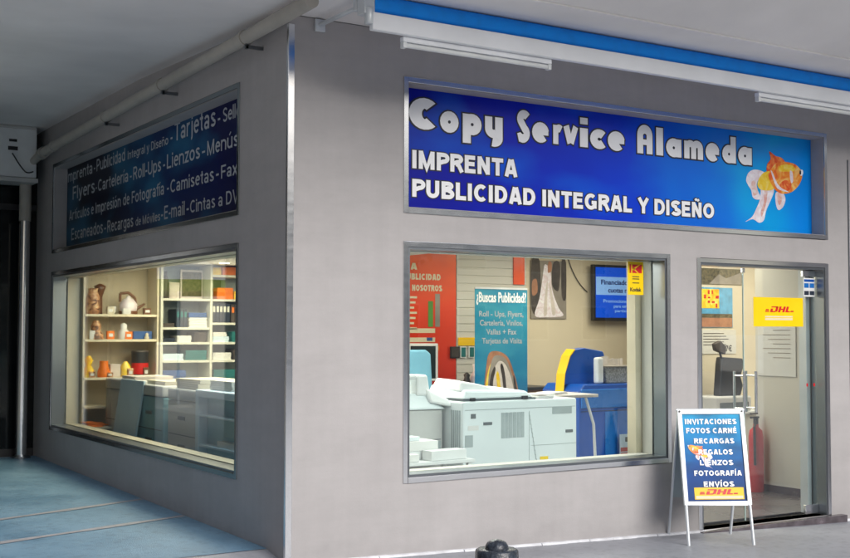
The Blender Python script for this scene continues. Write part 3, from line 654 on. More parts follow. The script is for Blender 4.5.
# ================================================================== AWNING, LAMPS, PIPES
aw = thing('retracted_awning', (.23, -.78, 3.6), 'rolled up blue awning with a white front bar over the entrance front', 'awning')
MB().box(.225, 8.8, -.815, -.765, 3.612, 3.733).build('front_bar', M['whitepaint'], aw, .008)
b = MB()
pr = [(.058, .0)]
k = 40
for i in range(k):
    x0 = .25+(8.5)*i/k; x1 = .25+8.5*(i+1)/k
    b.cyl((x0, -.735, 3.797), (x1, -.735, 3.797), .071, .071, 22, i in (0, k-1))
b.build('rolled_fabric', M['blue'], aw)
for x in (.24, 7.4):
    b = MB(); b.box(x-.04, x+.04, -.025, 0, 3.77, 3.86).cyl((x, -.02, 3.82), (x, -.66, 3.815), .017, .015)
    b.cyl((x-.03, -.62, 3.775), (x-.03, -.62, 3.862), .026).cyl((x-.05, -.735, 3.79), (x+.03, -.735, 3.79), .05).cyl((x-.03, -.79, 3.65), (x-.03, -.79, 3.76), .030).box(x-.07, x+.01, -.80, -.70, 3.72, 3.85)
    b.build('bracket', M['alu'], aw, .004)
def batten(x0, label):
    L = 1.28; t = thing('batten_lamp', (x0, -.75, 3.53), label, 'lamp', 'unlit tube lamps under the awning bar')
    MB().box(x0, x0+L, -.775, -.725, 3.575, 3.611).build('housing', M['whitepaint'], t, .005)
    MB().cyl((x0+.03, -.75, 3.556), (x0+L-.03, -.75, 3.556), .017).build('tube', M['white'], t)
    for x in (x0, x0+L-.03): MB().box(x, x+.03, -.772, -.728, 3.534, 3.5745).build('end_cap', M['white'], t, .004)
    return t
batten(.49, 'white tube lamp under the near end of the awning bar, above the title')
batten(3.97, 'white tube lamp under the awning bar, above the goldfish end of the fascia')

# sloping drain pipe along the side wall
p = thing('drain_pipe', (-.13, 3, 3.6), 'cream drain pipe sloping along the side wall just under the soffit', 'pipe')
P0 = Vector((-.13, -.62, 3.80)); P1 = Vector((-.13, 6.25, 3.66))
MB().cyl(P0, P1, .052, .052, 20).build('pipe_run', M['pvc'], p)
b = MB()
for t in (.16, .42, .655, .93):
    c = P0.lerp(P1, t); b.cyl(c-Vector((0, .022, 0)), c+Vector((0, .022, 0)), .061, .061, 20)
b.build('coupling', M['pvc'], p)
b = MB()
for t in (.155, .415, .65):
    c = P0.lerp(P1, t); b.box(-.15, 0, c.y-.01, c.y+.01, c.z-.085, c.z-.06).box(-.14, -.12, c.y-.01, c.y+.01, c.z-.09, c.z-.05)
b.build('clamp', M['steel_dull'], p)
b = MB(); b.cyl(P1-Vector((0, .05, 0)), P1+Vector((0, .08, -.01)), .066, .066, 18); b.cyl(P1+Vector((0, .05, 0)), P1+Vector((-.04, .32, -.08)), .05, .045, 14)
b.build('elbow', M['pvc'], p)
# utility cabinet and down pipe
uc = thing('utility_cabinet', (-.37, 6.7, 3.38), 'pale grey service box hanging under the soffit at the far end of the side wall', 'cabinet')
MB().box(-.64, -.13, 6.52, 6.9, 3.39, 4.0).build('case', M['white'], uc, .012)
MB().box(-.66, -.115, 6.5, 6.9, 3.335, 3.385).build('base_rail', M['copier_grey'], uc, .005)
b = MB(); b.box(-.45, -.36, 6.512, 6.519, 3.80, 3.83).box(-.46, -.35, 6.512, 6.519, 3.70, 3.745); b.build('slot', M['black'], uc)
MB().box(-.62, -.15, 6.505, 6.519, 3.955, 3.985).build('lid_edge', M['copier_grey'], uc, .003)
b = MB(); pts = [Vector((-.42+.24*t, 6.48-.03*math.sin(t*3.1), 3.66-.24*math.sin(min(1, t*1.15)*1.57)+.10*max(0, t-.6))) for t in [i/10 for i in range(11)]]
b.tube(pts, .008); b.build('cable', M['black'], uc)
dp = thing('down_pipe', (-.20, 6.75, .1), 'vertical down pipe, cream above and steel below, at the far end of the side wall', 'pipe')
MB().cyl((-.20, 6.75, 2.90), (-.20, 6.75, 3.335), .068, .068, 20).build('upper_sleeve', M['pvc'], dp)
MB().cyl((-.20, 6.75, .13), (-.20, 6.75, 2.90), .06, .06, 24).build('steel_sleeve', M['steel'], dp)
b = MB(); b.cyl((-.20, 6.75, .105), (-.20, 6.75, .13), .11, .11, 20).cyl((-.20, 6.75, .13), (-.20, 6.75, .15), .075, .07, 20); b.build('flange', M['steel_dull'], dp)
nb = thing('neighbour_shopfront', (-.4, 7.2, .1), 'black glazed end of the next premises, beyond the down pipe', 'shopfront')
MB().box(-1.2, -.001, 7.0, 7.6, .08, 3.98).build('black_glazing', M['dark'], nb)
b = MB().box(-1.2, -.01, 6.97, 6.999, 3.05, 3.12).box(-.62, -.58, 6.97, 6.999, .1, 3.05).box(-1.2, -.01, 6.97, 6.999, .09, .2); b.build('mullion', M['black'], nb)

# ================================================================== A-FRAME BOARD
dv = Vector((.883, -.469, 0)); nv = Vector((-.469, -.883, 0))
F = Vector((3.63, -.63, -.145)); HW = .272
af = thing('pavement_sign', F-nv*.2, 'white framed A-board listing services on blue, standing outside the glass door', 'sign')
top = F-nv*.27+Vector((0, 0, 1.085))
up = (top-F).normalized(); L_ = (top-F).length
fn = dv.cross(up).normalized()
if fn.dot(nv) < 0: fn = -fn
b = MB()
for s in (-1, 1):
    b.cyl(F+dv*HW*s+up*(-.0), F+dv*(HW-.004)*s+up*.40, .0135, .0135, 10)
b.build('front_leg', M['alu'], af)
bz0 = .325
O = F+up*bz0; H = L_-bz0
def plate(name, m, x0, x1, y0, y1, l0, l1, par=af, bev=0):
    return MB().poly([(x0, y0), (x1, y0), (x1, y1), (x0, y1)], O+fn*l0, dv, up, fn, l1-l0).build(name, m, par, bev)
fb = MB()
for (x0, x1, y0, y1) in ((-HW-.014, -HW+.02, -.0, H), (HW-.02, HW+.014, 0, H), (-HW+.02, HW-.02, H-.034, H), (-HW+.02, HW-.02, 0, .034)):
    fb.poly([(x0, y0), (x1, y0), (x1, y1), (x0, y1)], O-fn*.012, dv, up, fn, .026)
fb.build('board_frame', M['alu'], af, .004)
AB = ramp_mat('aboard_print', 'Z', .1, .95, [(0, srgb(8, 44, 100)), (.4, srgb(0, 74, 150)), (.7, srgb(0, 130, 195)), (1, srgb(10, 165, 215))], .35, .75, 4, srgb(18, 60, 104))
AB.node_tree.nodes['Principled BSDF'].inputs['Coat Weight'].default_value = 0; AB.node_tree.nodes['Principled BSDF'].inputs['Specular IOR Level'].default_value = .2
plate('board_panel', AB, -HW+.02, HW-.02, .034, H-.034, -.006, .004)
for s in (-1, 1): MB().cyl(O+dv*HW*s*.985+up*(H-.012)+fn*.014, O+dv*HW*s*.985+up*(H-.012)+fn*.019, .009).build('screw', M['black'], af)
IH = H-.068; IW = 2*HW-.04
fo = O+dv*(-HW+.02)+up*.034
fish(af, fo+dv*(.235)+up*(IH*.40)+fn*.004, dv*-1.0+up*.35, up*.9+dv*.1, fn, .22, .0006, .15)
b = MB()
for s, fy, w, cx_ in (('INVITACIONES', .905, .88, .49), ('FOTOS CARNÉ', .80, .86, .49), ('RECARGAS', .68, .68, .52), ('REGALOS', .552, .58, .53), ('LIENZOS', .43, .56, .53), ('FOTOGRAFÍA', .31, .80, .54), ('ENVÍOS', .185, .51, .54)):
    sans_text(b, s, fo, dv, up, fn, IW*(cx_-w/2), IW*(cx_+w/2), IH*(fy-.022), IH*.060, .23, .0095, 0, .13)
b.build('lettering', M['ink_w'], af)
MB().poly([(IW*.12, IH*.02), (IW*.95, IH*.02), (IW*.95, IH*.155), (IW*.12, IH*.155)], fo, dv, up, fn, .0065).build('courier_strip', M['yellow'], af)
MB().poly([(IW*.14, IH*.028), (IW*.93, IH*.028), (IW*.93, IH*.06), (IW*.14, IH*.06)], fo, dv, up, fn, .0075).build('courier_strip', M['ink_c'], af)
def logo3(mb, O, U, V, N, x0, x1, z0, h, lift):
    """red slanted three-letter courier mark with speed stripes"""
    W = x1-x0; sh = .45
    def q(a, b_, c, d): mb.add([Vector(O)+Vector(U)*(x0+W*px+sh*h*py)+Vector(V)*(z0+h*py)+Vector(N)*lift for px, py in (a, b_, c, d)], [(0, 1, 2, 3)])
    R = lambda u0, u1, v0, v1: q((u0, v0), (u1, v0), (u1, v1), (u0, v1))
    for v in (.06, .38, .70): R(0, .14-.05*v, v*.55, v*.55+.14)
    R(.17, .25, 0, .62); R(.17, .40, .80, 1.); R(.25, .36, 0, .2); R(.34, .42, .1, .95)
    R(.45, .53, 0, 1); R(.531, .60, .40, .62); R(.601, .68, 0, 1)
    R(.71, .79, 0, 1); R(.791, .87, 0, .22)
    for v in (.06, .30): R(.89, 1.0, v*.6, v*.6+.12)
b = MB(); logo3(b, fo, dv, up, fn, IW*.2, IW*.84, IH*.075, IH*.06, .0085); b.build('courier_mark', M['redtxt'], af)
# rear leg frame with its own pale back panel
R0 = F-nv*.54-dv*.015; R0.z = -.142
ru = (top-R0).normalized(); rl = (top-R0).length; rn = dv.cross(ru).normalized()
b = MB()
for s in (-1, 1): b.cyl(R0+dv*HW*s, R0+dv*HW*s+ru*rl*.98, .0125, .0125, 10)
b.build('rear_leg', M['alu'], af)
MB().poly([(-HW+.01, .34), (HW-.01, .34), (HW-.01, rl-.05), (-HW+.01, rl-.05)], R0-rn*.004, dv, ru, rn, .008).build('back_panel', M['vent'], af)
MB().cyl(top-dv*(HW+.02)+Vector((0, 0, .003)), top+dv*(HW+.02)+Vector((0, 0, .003)), .012).build('hinge_bar', M['alu'], af)

# bollard in the foreground
bl = thing('bollard', (.385, -2.0, gz(.38, -2)), 'low black cast iron bollard with domed top, in the foreground', 'bollard')
zb = gz(.38, -2)
MB().lathe((.385, -2., zb), [(.150, 0), (.150, .03), (.142, .05), (.124, .388), (.118, .398), (.072, .399)], 10).build('post', M['iron'], bl)
MB().lathe((.385, -2., zb+.398), [(.068, 0), (.066, .02), (.055, .038), (.034, .050), (.008, .055)], 20).build('domed_cap', M['iron'], bl)

# ================================================================== STICKERS ON THE GLASS
k_ = thing('photo_brand_sticker', (3.28, .150, 1.95), 'yellow sticker with red K emblem, top right corner of the front display window', 'sticker')
def onglass(mb, x0, x1, z0, z1, y, t=.0012): return mb.box(x0, x1, y-t, y, z0, z1)
KX0, KX1, KZ0, KZ1 = 3.335, 3.515, 1.925, 2.215
onglass(MB(), KX0, KX1, KZ0, KZ1, .1535).build('backing', M['yellow_s'], k_)
onglass(MB(), KX0+.02, KX1-.02, KZ0+.19, KZ1-.025, .1515).build('red_square', M['redtxt'], k_)
b = MB()
for quad in ([(.035, .19), (.05, .19), (.05, .265), (.035, .265)], [(.05, .223), (.125, .265), (.145, .265), (.06, .212)], [(.06, .226), (.072, .232), (.125, .19), (.108, .19)]):
    b.add([(KX0+x, .1497, KZ0+z) for x, z in quad], [(0, 1, 2, 3)])
b.build('emblem', M['yellow'], k_)
b = MB(); text(b, 'Kodak', (0, .1515, 0), (1, 0, 0), (0, 0, 1), (0, -1, 0), KX0+.025, KX1-.025, KZ0+.03, .032, .03, .0005)
for i, z in enumerate((.155, .135, .10)): b.add([(KX0+x, .1505, KZ0+zz) for x, zz in ((.05, z), (.13, z), (.13, z+.007), (.05, z+.007))], [(0, 1, 2, 3)])
b.build('lettering', M['ink_k'], k_)
d_ = thing('courier_sticker', (5.17, .098, 1.65), 'wide yellow courier sticker with red slanted letters on the glass door', 'sticker')
onglass(MB(), 4.836, 5.52, 1.655, 1.93, .0985).build('backing', M['yellow_s'], d_)
b = MB(); logo3(b, (0, .0965, 0), (1, 0, 0), (0, 0, 1), (0, -1, 0), 4.99, 5.38, 1.79, .055, 0); b.build('courier_mark', M['redtxt'], d_)
b = MB(); b.box(4.99, 5.37, .0962, .097, 1.715, 1.735).box(4.99, 5.37, .0962, .097, 1.742, 1.755); b.build('small_print', M['ink_c'], d_)
c_ = thing('card_sticker', (5.6, .098, 1.95), 'pale sticker with four blue payment squares, top corner of the glass door', 'sticker')
onglass(MB(), 5.53, 5.69, 1.945, 2.125, .0985).build('backing', M['white'], c_)
b = MB()
for x in (5.54, 5.617):
    for z in (2.03,): b.box(x, x+.066, .0962, .097, z, z+.045)
b.build('blue_square', M['kiosk_l'], c_)
b = MB()
for x in (5.54, 5.617): b.box(x, x+.066, .0962, .097, 1.96, 2.0)
b.build('dark_square', M['navy'], c_)
b = MB().box(5.54, 5.683, .0962, .097, 2.088, 2.112); b.build('header', M['kiosk'], c_)
b = MB().box(5.555, 5.575, .0955, .0979, 1.08, 1.11).box(5.655, 5.675, .0955, .0979, 1.08, 1.11)
dm = thing('door_mark', (5.61, .097, 1.08), 'pair of small red warning marks at waist height on the glass door', 'sticker'); b.build('red_mark', M['redtxt'], dm)

# ================================================================== INTERIOR, FRONT ROOM
# red poster
rp = thing('wall_poster', (3.9, 4.49, 1.0), 'tall red orange price poster with cream lettering behind the copier', 'poster')
MB().box(3.3, 4.425, 4.478, 4.492, .95, 2.56).build('sheet', M['poster_red'], rp)
Y = 4.477; O, U, V, N = (0, Y, 0), (1, 0, 0), (0, 0, 1), (0, -1, 0)
b = MB()
sans_text(b, 'HAGA', O, U, V, N, 3.47, 3.86, 2.345, .08, .27, .0015); sans_text(b, 'PUBLICIDAD', O, U, V, N, 3.66, 4.20, 2.225, .075, .27, .0015); sans_text(b, 'CON NOSOTROS', O, U, V, N, 3.60, 4.22, 2.09, .075, .27, .0015)
for i in range(7): b.box(3.6, 3.86-.02*(i % 3), Y-.002, Y-.001, 2.0-i*.062, 2.025-i*.062)
for i in range(3): b.box(3.74, 4.12, Y-.002, Y-.001, 1.585-i*.11, 1.64-i*.11)
b.build('lettering', M['ink_c'], rp)
b = MB().box(4.02, 4.09, Y-.002, Y-.001, 1.66, 1.97); b.build('green_print', M['green'], rp)
b = MB().box(4.12, 4.19, Y-.002, Y-.001, 1.66, 2.06); b.build('grey_print', M['photo_g'], rp)
b = MB()
for i in range(5): b.box(3.62+.12*i, 3.70+.12*i, Y-.004, Y-.0025, 1.37, 1.43)
b.build('orange_print', M['orange'], rp)
b = MB().box(4.0, 4.08, Y-.004, Y-.0025, 1.49, 1.53); b.build('blue_print', M['bluebox'], rp)
# slatted white panel
sp = thing('slat_wall_panel', (4.9, 4.49, 1.5), 'white grooved display panel on the wall between the red poster and the wedding photo', 'panel')
MB().box(4.435, 5.50, 4.484, 4.496, 1.0, 2.7).build('board', M['inwhite'], sp)
b = MB()
for i in range(17): b.box(4.435, 5.50, 4.474, 4.4835, 1.0+i*.1, 1.088+i*.1)
b.build('slat', M['inwhite'], sp, .003)
box1('header_strip', M['yellow'], 4.45, 4.95, 4.455, 4.47, 1.43, 1.53, 'yellow strip sign on the grooved panel beside the red poster', 'sign')
for i, (x, m, l) in enumerate(((4.33, 'photo_d', 'dark photo frame nearest the red poster above the counter'), (4.475, 'teal', 'green card hung in the middle above the counter'), (4.60, 'teal', 'green card hung right, next to the teal roll-up banner'))):
    o = thing('picture_frame', (x+.05, 4.45, 1.28), l, 'picture', 'small pictures above the counter')
    w = .13 if i == 0 else .085
    MB().box(x, x+w, 4.45, 4.47, 1.28, 1.42).build('frame', M['white'] if i else M['black'], o, .002)
    MB().box(x+.012, x+w-.012, 4.446, 4.449, 1.292, 1.408).build('picture', M[m], o)
# counter with goods
ct = thing('counter', (4.0, 4.15, -.15), 'wooden counter with dark top below the red poster', 'counter')
MB().box(3.3, 5.4, 3.86, 4.42, -.149, .90).build('body', M['wood'], ct, .005)
MB().box(3.25, 5.45, 3.82, 4.44, .90, .935).build('top', M['black'], ct, .004)
one('trophy_jug', MB().lathe((4.47, 4.1, .936), [(.07, 0), (.085, .05), (.06, .16), (.035, .20), (.05, .27), (.045, .275)]), M['fish_w'], (4.47, 4.1, .936), 'white ceramic jug on the counter below the green cards', 'jug')
one('gift_figure', MB().lathe((4.66, 4.1, .936), [(.05, 0), (.06, .08), (.035, .13), (.045, .17), (.015, .21)]), M['orange'], (4.66, 4.1, .936), 'orange patterned figurine on the counter by the teal banner', 'figurine')
one('gift_figure', MB().lathe((4.33, 4.1, .936), [(.04, 0), (.05, .06), (.03, .12), (.04, .15), (.01, .18)]), M['photo_d'], (4.33, 4.1, .936), 'dark brown figurine left of the white jug on the counter', 'figurine')
# monitor and blue chair
mo = thing('desktop_monitor', (3.55, 3.9, .936), 'dark desktop monitor with grey rim on the counter before the red poster', 'monitor')
T = Matrix.Translation((3.62, 3.95, .936)) @ Matrix.Rotation(math.radians(-38), 4, 'Z')
MB().box(-.17, .17, -.02, .02, .10, .53, T).build('casing', M['copier_grey'], mo, .008)
MB().box(-.145, .145, -.026, -.0205, .13, .50, T).build('screen', M['dark'], mo)
b = MB().box(-.03, .03, .0, .04, .02, .12, T).box(-.11, .11, -.08, .10, 0.001, .02, T); b.build('stand', M['copier_grey'], mo, .003)
ch = thing('office_chair', (3.0, 3.0, -.15), 'pale blue office chair with high back behind the copiers', 'chair')
T = Matrix.Translation((2.86, 3.0, -.15)) @ Matrix.Rotation(math.radians(20), 4, 'Z')
MB().poly([(-.26, .75), (.20, .75), (.25, 1.0), (.22, 1.52), (.16, 1.56), (-.22, 1.56), (-.27, 1.5)], (2.86, 3.0, -.15), (1, 0, 0), (0, 0, 1), (0, -1, 0), .07).build('backrest', M['chairblue'], ch, .02)
MB().box(-.25, .25, .02, .5, .62, .70, T).build('seat', M['chairblue'], ch, .02)
MB().cyl((2.86, 3.2, -.1), (2.86, 3.2, .48), .03).build('column', M['steel_dull'], ch)
b = MB()
for i in range(5):
    a = i*1.2566; b.cyl((2.86, 3.2, -.08), (2.86+.28*math.cos(a), 3.2+.28*math.sin(a), -.11), .02, .015); b.cyl((2.86+.28*math.cos(a), 3.2+.28*math.sin(a), -.149), (2.86+.28*math.cos(a), 3.2+.28*math.sin(a), -.10), .025)
b.build('star_base', M['black'], ch)
# roll-up banner
ru_ = thing('roll_up_banner', (4.63, 3.6, -.15), 'teal roll-up banner with white text and an angelfish, behind the big copier', 'banner')
BX0, BX1, BY = 4.17, 4.93, 3.70
MB().box(BX0, BX1, BY, BY+.004, -.06, 2.10).build('printed_sheet', M['poster_teal'], ru_)
MB().box(BX0-.01, BX1+.01, BY-.03, BY+.05, -.149, -.06).build('cassette', M['alu'], ru_, .005)
b = MB().cyl(((BX0+BX1)/2, BY+.03, -.06), ((BX0+BX1)/2, BY+.03, 2.10), .01).box(BX0, BX1, BY-.006, BY+.012, 2.10, 2.12); b.build('pole', M['alu'], ru_)
O, U, V, N = (0, BY, 0), (1, 0, 0), (0, 0, 1), (0, -1, 0)
b = MB()
text(b, '¿Buscas Publicidad?', O, U, V, N, BX0+.02, BX1-.02, 1.95, .11, .03, .0015)
b.build('title_lettering', M['ink_w'], ru_)
b = MB()
for s, a, c, z in (('Roll - Ups, Flyers,', .06, .70, 1.78), ('Cartelería, Vinilos,', .07, .69, 1.675), ('Vallas + Fax', .16, .60, 1.57), ('Tarjetas de Visita', .10, .68, 1.465)):
    text(b, s, O, U, V, N, BX0+a, BX0+c, z, .062, .018, .0015)
b.build('lettering', M['ink_g'], ru_)
def P(m, pts, z, par=ru_, OO=(BX0, BY, .80)): MB().poly(curvy(pts), (OO[0], OO[1]-.002-z, OO[2]), (1, 0, 0), (0, 0, 1), (0, -1, 0), .0006).build('angelfish_print', M[m], par)
P('photo_t', [(.14, -.2), (.13, .12), (.155, .36), (.20, .55), (.34, .57), (.47, .50), (.55, .34), (.62, .12), (.66, -.2), (.4, -.25)], 0)
P('fish_y', [(.13, -.2), (.14, .12), (.19, .36), (.26, .48), (.30, .50), (.27, .38), (.22, .2), (.2, -.1)], .0005)
P('photo_g', [(.17, -.2), (.18, .14), (.21, .38), (.28, .52), (.43, .49), (.53, .30), (.61, .08), (.64, -.2), (.4, -.25)], .001)
P('skin_w', [(.24, -.2), (.235, .12), (.26, .34), (.35, .46), (.46, .38), (.55, .14), (.59, -.2), (.4, -.25)], .002)
P('photo_d', [(.20, .10), (.22, .28), (.27, .39), (.29, .36), (.255, .22), (.245, .02), (.21, -.1)], .003)
P('photo_d', [(.36, .40), (.39, .42), (.43, .28), (.455, .02), (.45, -.2), (.42, -.2), (.41, .05), (.39, .24)], .003)
P('fish_y', [(.30, .30), (.33, .33), (.36, .18), (.37, -.1), (.33, -.1), (.32, .10)], .003)
P('photo_d', [(.55, .28), (.58, .22), (.63, -.05), (.60, -.1), (.57, .08)], .003)
# orange strip and wedding photo on the wall
box1('orange_poster', M['poster_red'], 5.29, 5.46, 4.455, 4.47, 2.20, 2.56, 'small orange red poster left of the wedding photo', 'poster', bevel=0)
wp = thing('wedding_photo', (5.87, 4.48, 1.77), 'unframed wedding print with a long white dress on the cream wall', 'picture')
MB().box(5.58, 6.16, 4.478, 4.498, 1.77, 2.52).build('print', M['photo_g'], wp, .003)
def Q(m, pts, z): MB().poly(curvy(pts), (5.58, 4.477-z, 1.77), (1, 0, 0), (0, 0, 1), (0, -1, 0), .0006).build('printed_figure', M[m], wp)
Q('photo_d', [(.01, .12), (.14, .12), (.14, .74), (.01, .74)], .0005)
Q('photo_t', [(.02, .30), (.10, .34), (.09, .50), (.02, .48)], .0012)
Q('fish_w', [(.06, .04), (.26, .02), (.52, .04), (.45, .14), (.37, .30), (.33, .44), (.325, .56), (.29, .66), (.22, .70), (.19, .56), (.17, .44), (.13, .25)], .0018)
Q('skin_w', [(.20, .06), (.22, .30), (.25, .46), (.27, .46), (.26, .28), (.25, .06)], .0026)
Q('skin_w', [(.34, .06), (.31, .30), (.29, .44), (.31, .44), (.35, .28), (.40, .08)], .0026)
Q('photo_d', [(.34, .45), (.36, .72), (.47, .72), (.46, .42), (.42, .36)], .0014)
Q('photo_t', [(.27, .60), (.33, .62), (.33, .73), (.28, .73)], .0025)
Q('photo_d', [(.50, .3), (.57, .28), (.57, .74), (.50, .74)], .0016)
# television
tv = thing('wall_television', (7.05, 4.4, 1.74), 'flat television with blue advert on screen, high on the cream back wall', 'television')
MB().box(6.52, 7.66, 4.36, 4.42, 1.745, 2.49).build('casing', M['black'], tv, .006)
MB().box(6.555, 7.625, 4.352, 4.359, 1.79, 2.455).build('screen', M['screen'], tv)
MB().box(6.556, 7.624, 4.349, 4.3518, 2.09, 2.33).build('caption_band', M['screen_b'], tv)
MB().box(6.9, 7.2, 4.42, 4.498, 2.0, 2.25).build('wall_bracket', M['black'], tv)
O = (0, 4.349, 0)
b = MB(); text(b, 'Financiado en sus', O, U, V, N, 6.64, 7.42, 2.23, .06, .03, .0015); text(b, 'cuotas mensuales', O, U, V, N, 6.76, 7.46, 2.125, .06, .03, .0015); b.build('caption', M['ink_n'], tv)
b = MB(); text(b, 'Promociones especiales', (0, 4.352, 0), U, V, N, 6.68, 7.5, 1.99, .042, .02, .0015); text(b, 'para empresas y', (0, 4.352, 0), U, V, N, 6.86, 7.34, 1.925, .04, .02, .0015); text(b, 'particulares', (0, 4.352, 0), U, V, N, 6.88, 7.28, 1.865, .036, .02, .0015); b.build('lettering', M['screen_b'], tv)
b = MB(); pts = [Vector((6.20+.32*t, 4.485, 2.55-.42*t**.8-.04*math.sin(t*3.1))) for t in [i/8 for i in range(9)]]; b.tube(pts, .006)
one('television_cable', b, M['black'], (6.2, 4.485, 2.5), 'thin black cable running down the cream wall to the television', 'cable')
# photo kiosk --------------------------------------------------------
kk = thing('photo_kiosk', (4.8, 2.2, -.15), 'blue self-service photo kiosk with a yellow edged fin beside the small folding table', 'kiosk')
y0 = 2.0
MB().poly([(4.30, -.149), (5.40, -.149), (5.40, 1.02), (5.36, 1.05), (4.38, 1.05), (4.31, .98)], (0, y0, 0), (1, 0, 0), (0, 0, 1), (0, 1, 0), .62).build('body', M['kiosk'], kk, .015)
fin = [(4.30, .98), (4.33, 1.16), (4.40, 1.34), (4.47, 1.41), (4.60, 1.43), (4.86, 1.39), (4.88, 1.34), (4.80, 1.14), (4.80, 1.04), (4.33, 1.04)]
MB().poly(fin, (0, y0+.25, 0), (1, 0, 0), (0, 0, 1), (0, 1, 0), .12).build('fin', M['kiosk'], kk, .01)
MB().poly([(4.287, .88), (4.316, 1.155), (4.384, 1.347), (4.452, 1.418), (4.47, 1.413), (4.40, 1.34), (4.33, 1.16), (4.298, .88)], (0, y0+.24, 0), (1, 0, 0), (0, 0, 1), (0, 1, 0), .14).build('yellow_edge', M['yellow'], kk, .006)
MB().box(4.33, 5.38, y0-.02, y0-.001, .80, 1.0).build('front_ledge', M['kiosk_l'], kk, .01)
MB().box(4.66, 5.20, y0-.012, y0-.001, .02, .76).build('door_panel', M['kiosk_l'], kk, .008)
b = MB().box(4.34, 5.36, y0-.004, y0-.0005, .765, .772); b.build('seam', M['navy'], kk)
box1('cup_dispenser', M['white'], 4.62, 4.705, 2.06, 2.14, 1.052, 1.33, 'tall white dispenser standing on top of the blue kiosk', 'dispenser', bevel=.02)
wb = thing('wire_basket', (5.0, 2.2, 1.052), 'grey woven basket on top of the blue kiosk', 'basket')
MB().poly([(4.76, 1.052), (5.06, 1.052), (5.10, 1.23), (4.74, 1.23)], (0, 2.08, 0), (1, 0, 0), (0, 0, 1), (0, 1, 0), .3).build('weave', M['greyfab'], wb, .01)
MB().box(4.73, 5.11, 2.07, 2.39, 1.222, 1.24).build('rim', M['photo_g'], wb, .004)
b = MB()
for i in range(5):
    T = Matrix.Translation((4.82+.06*i, 2.2, 1.235)) @ Matrix.Rotation(random.uniform(-.5, .5), 4, 'Y') @ Matrix.Rotation(random.uniform(-.5, .5), 4, 'Z')
    b.box(-.05, .05, -.002, .002, 0, .07+.05*random.random(), T)
one('envelope_pile', b, M['skin_w'], (4.95, 2.2, 1.24), 'crumpled pale envelopes sticking out of the grey basket', 'envelopes')
lh = thing('leaflet_holder', (4.92, 1.9, .3), 'clear leaflet holder with a red and white leaflet on the kiosk front', 'holder')
MB().box(4.75, 5.10, 1.90, 1.905, .21, .80).build('clear_pocket', M['acryl'], lh)
MB().box(4.80, 4.99, 1.915, 1.925, .22, .52).build('leaflet', M['paper'], lh)
b = MB()
for i in range(3): b.box(4.805, 4.985, 1.911, 1.914, .23+i*.055, .272+i*.055)
b.build('red_panel', M['red'], lh)
MB().box(4.87, 4.93, 1.911, 1.914, .44, .49).build('leaflet_picture', M['photo_d'], lh)
# table with folding legs
tb = thing('side_table', (3.85, 1.5, -.15), 'small beige folding table between the copier and the blue kiosk', 'table')
MB().box(3.42, 3.98, 1.30, 1.85, .965, .995).build('table_top', M['skin_w'], tb, .006)
for x, yy in ((3.94, 1.33), (3.94, 1.82), (3.46, 1.33), (3.46, 1.82)):
    b = MB(); b.tube([(x-.1 if x > 3.7 else x+.1, yy, .965), (x, yy, .7), (x+(.05 if x > 3.7 else -.05), yy, -.149)], .014, 8); b.build('leg', M['whitepaint'], tb)
b = MB().tube([(3.5, 1.33, .35), (3.95, 1.33, .35)], .012).tube([(3.5, 1.82, .35), (3.95, 1.82, .35)], .012); b.build('stretcher', M['whitepaint'], tb)
b = MB(); T = Matrix.Translation((3.55, 1.5, .996)) @ Matrix.Rotation(.3, 4, 'Z')
for i in range(4): b.box(-.15+.01*i, .15-.006*i, -.1, .1, i*.006, i*.006+.005, T @ Matrix.Rotation(.06*i, 4, 'Z'))
one('paper_pile', b, M['paper'], (3.55, 1.5, .996), 'loose white sheets on the small folding table', 'paper')
# large copier ---------------------------------------------------------
cp = thing('office_copier', (2.6, 1.1, -.15), 'large white office copier with its flat lid, right behind the front window', 'copier')
CX0, CX1, CY = 2.009, 3.25, .75
MB().box(CX0, CX1, CY, CY+.72, -.10, 1.005).build('body', M['copier'], cp, .014)
b = MB()
b.box(CX0+.70, CX0+.704, CY-.0025, CY-.0005, .36, .90).box(CX0+.72, CX1-.01, CY-.0025, CY-.0005, .60, .604).box(CX0+.02, CX1-.02, CY-.0025, CY-.0005, .93, .935)
for i in range(12): b.box(CX0+.70+i*.007, CX0+.706+i*.007, CY-.003, CY-.0026, .86-i*.038, .905-i*.038)
b.build('panel_seam', M['vent'], cp)
b = MB()
for i in range(6): b.box(CX0+.40+i*.042, CX0+.435+i*.042, CY-.004, CY-.0008, .68, .90)
b.box(CX0+.02, CX0+.10, CY-.004, CY-.0008, .62, .72); b.build('vent', M['vent'], cp)
b = MB().box(CX0+.21, CX0+.30, CY-.006, CY-.0008, .80, .825).box(CX1-.13, CX1-.05, CY-.006, CY-.0008, .70, .725).box(CX0+.08, CX0+.13, CY-.004, CY-.0008, .86, .90); b.build('recessed_grip', M['seam'], cp)
b = MB().box(CX1-.28, CX1-.06, CY-.004, CY-.0008, .87, .93); b.build('upper_grille', M['vent'], cp)
b = MB()
for x in (CX0+.1, CX1-.1):
    for yy in (CY+.1, CY+.6): b.cyl((x, yy, -.149), (x, yy, -.10), .035)
b.build('castor', M['black'], cp)
b = MB().hexa([(CX0+.02, CY+.03, 1.022), (CX0+.78, CY+.03, 1.022), (CX0+.78, CY+.62, 1.022), (CX0+.02, CY+.62, 1.022)], [(CX0+.06, CY+.06, 1.10), (CX0+.72, CY+.06, 1.08), (CX0+.72, CY+.60, 1.10), (CX0+.06, CY+.60, 1.13)])
b.build('lid', M['copier'], cp, .02)
MB().box(CX0+.02, CX0+.80, CY+.03, CY+.62, 1.0055, 1.021).build('lid_gasket', M['seam'], cp)
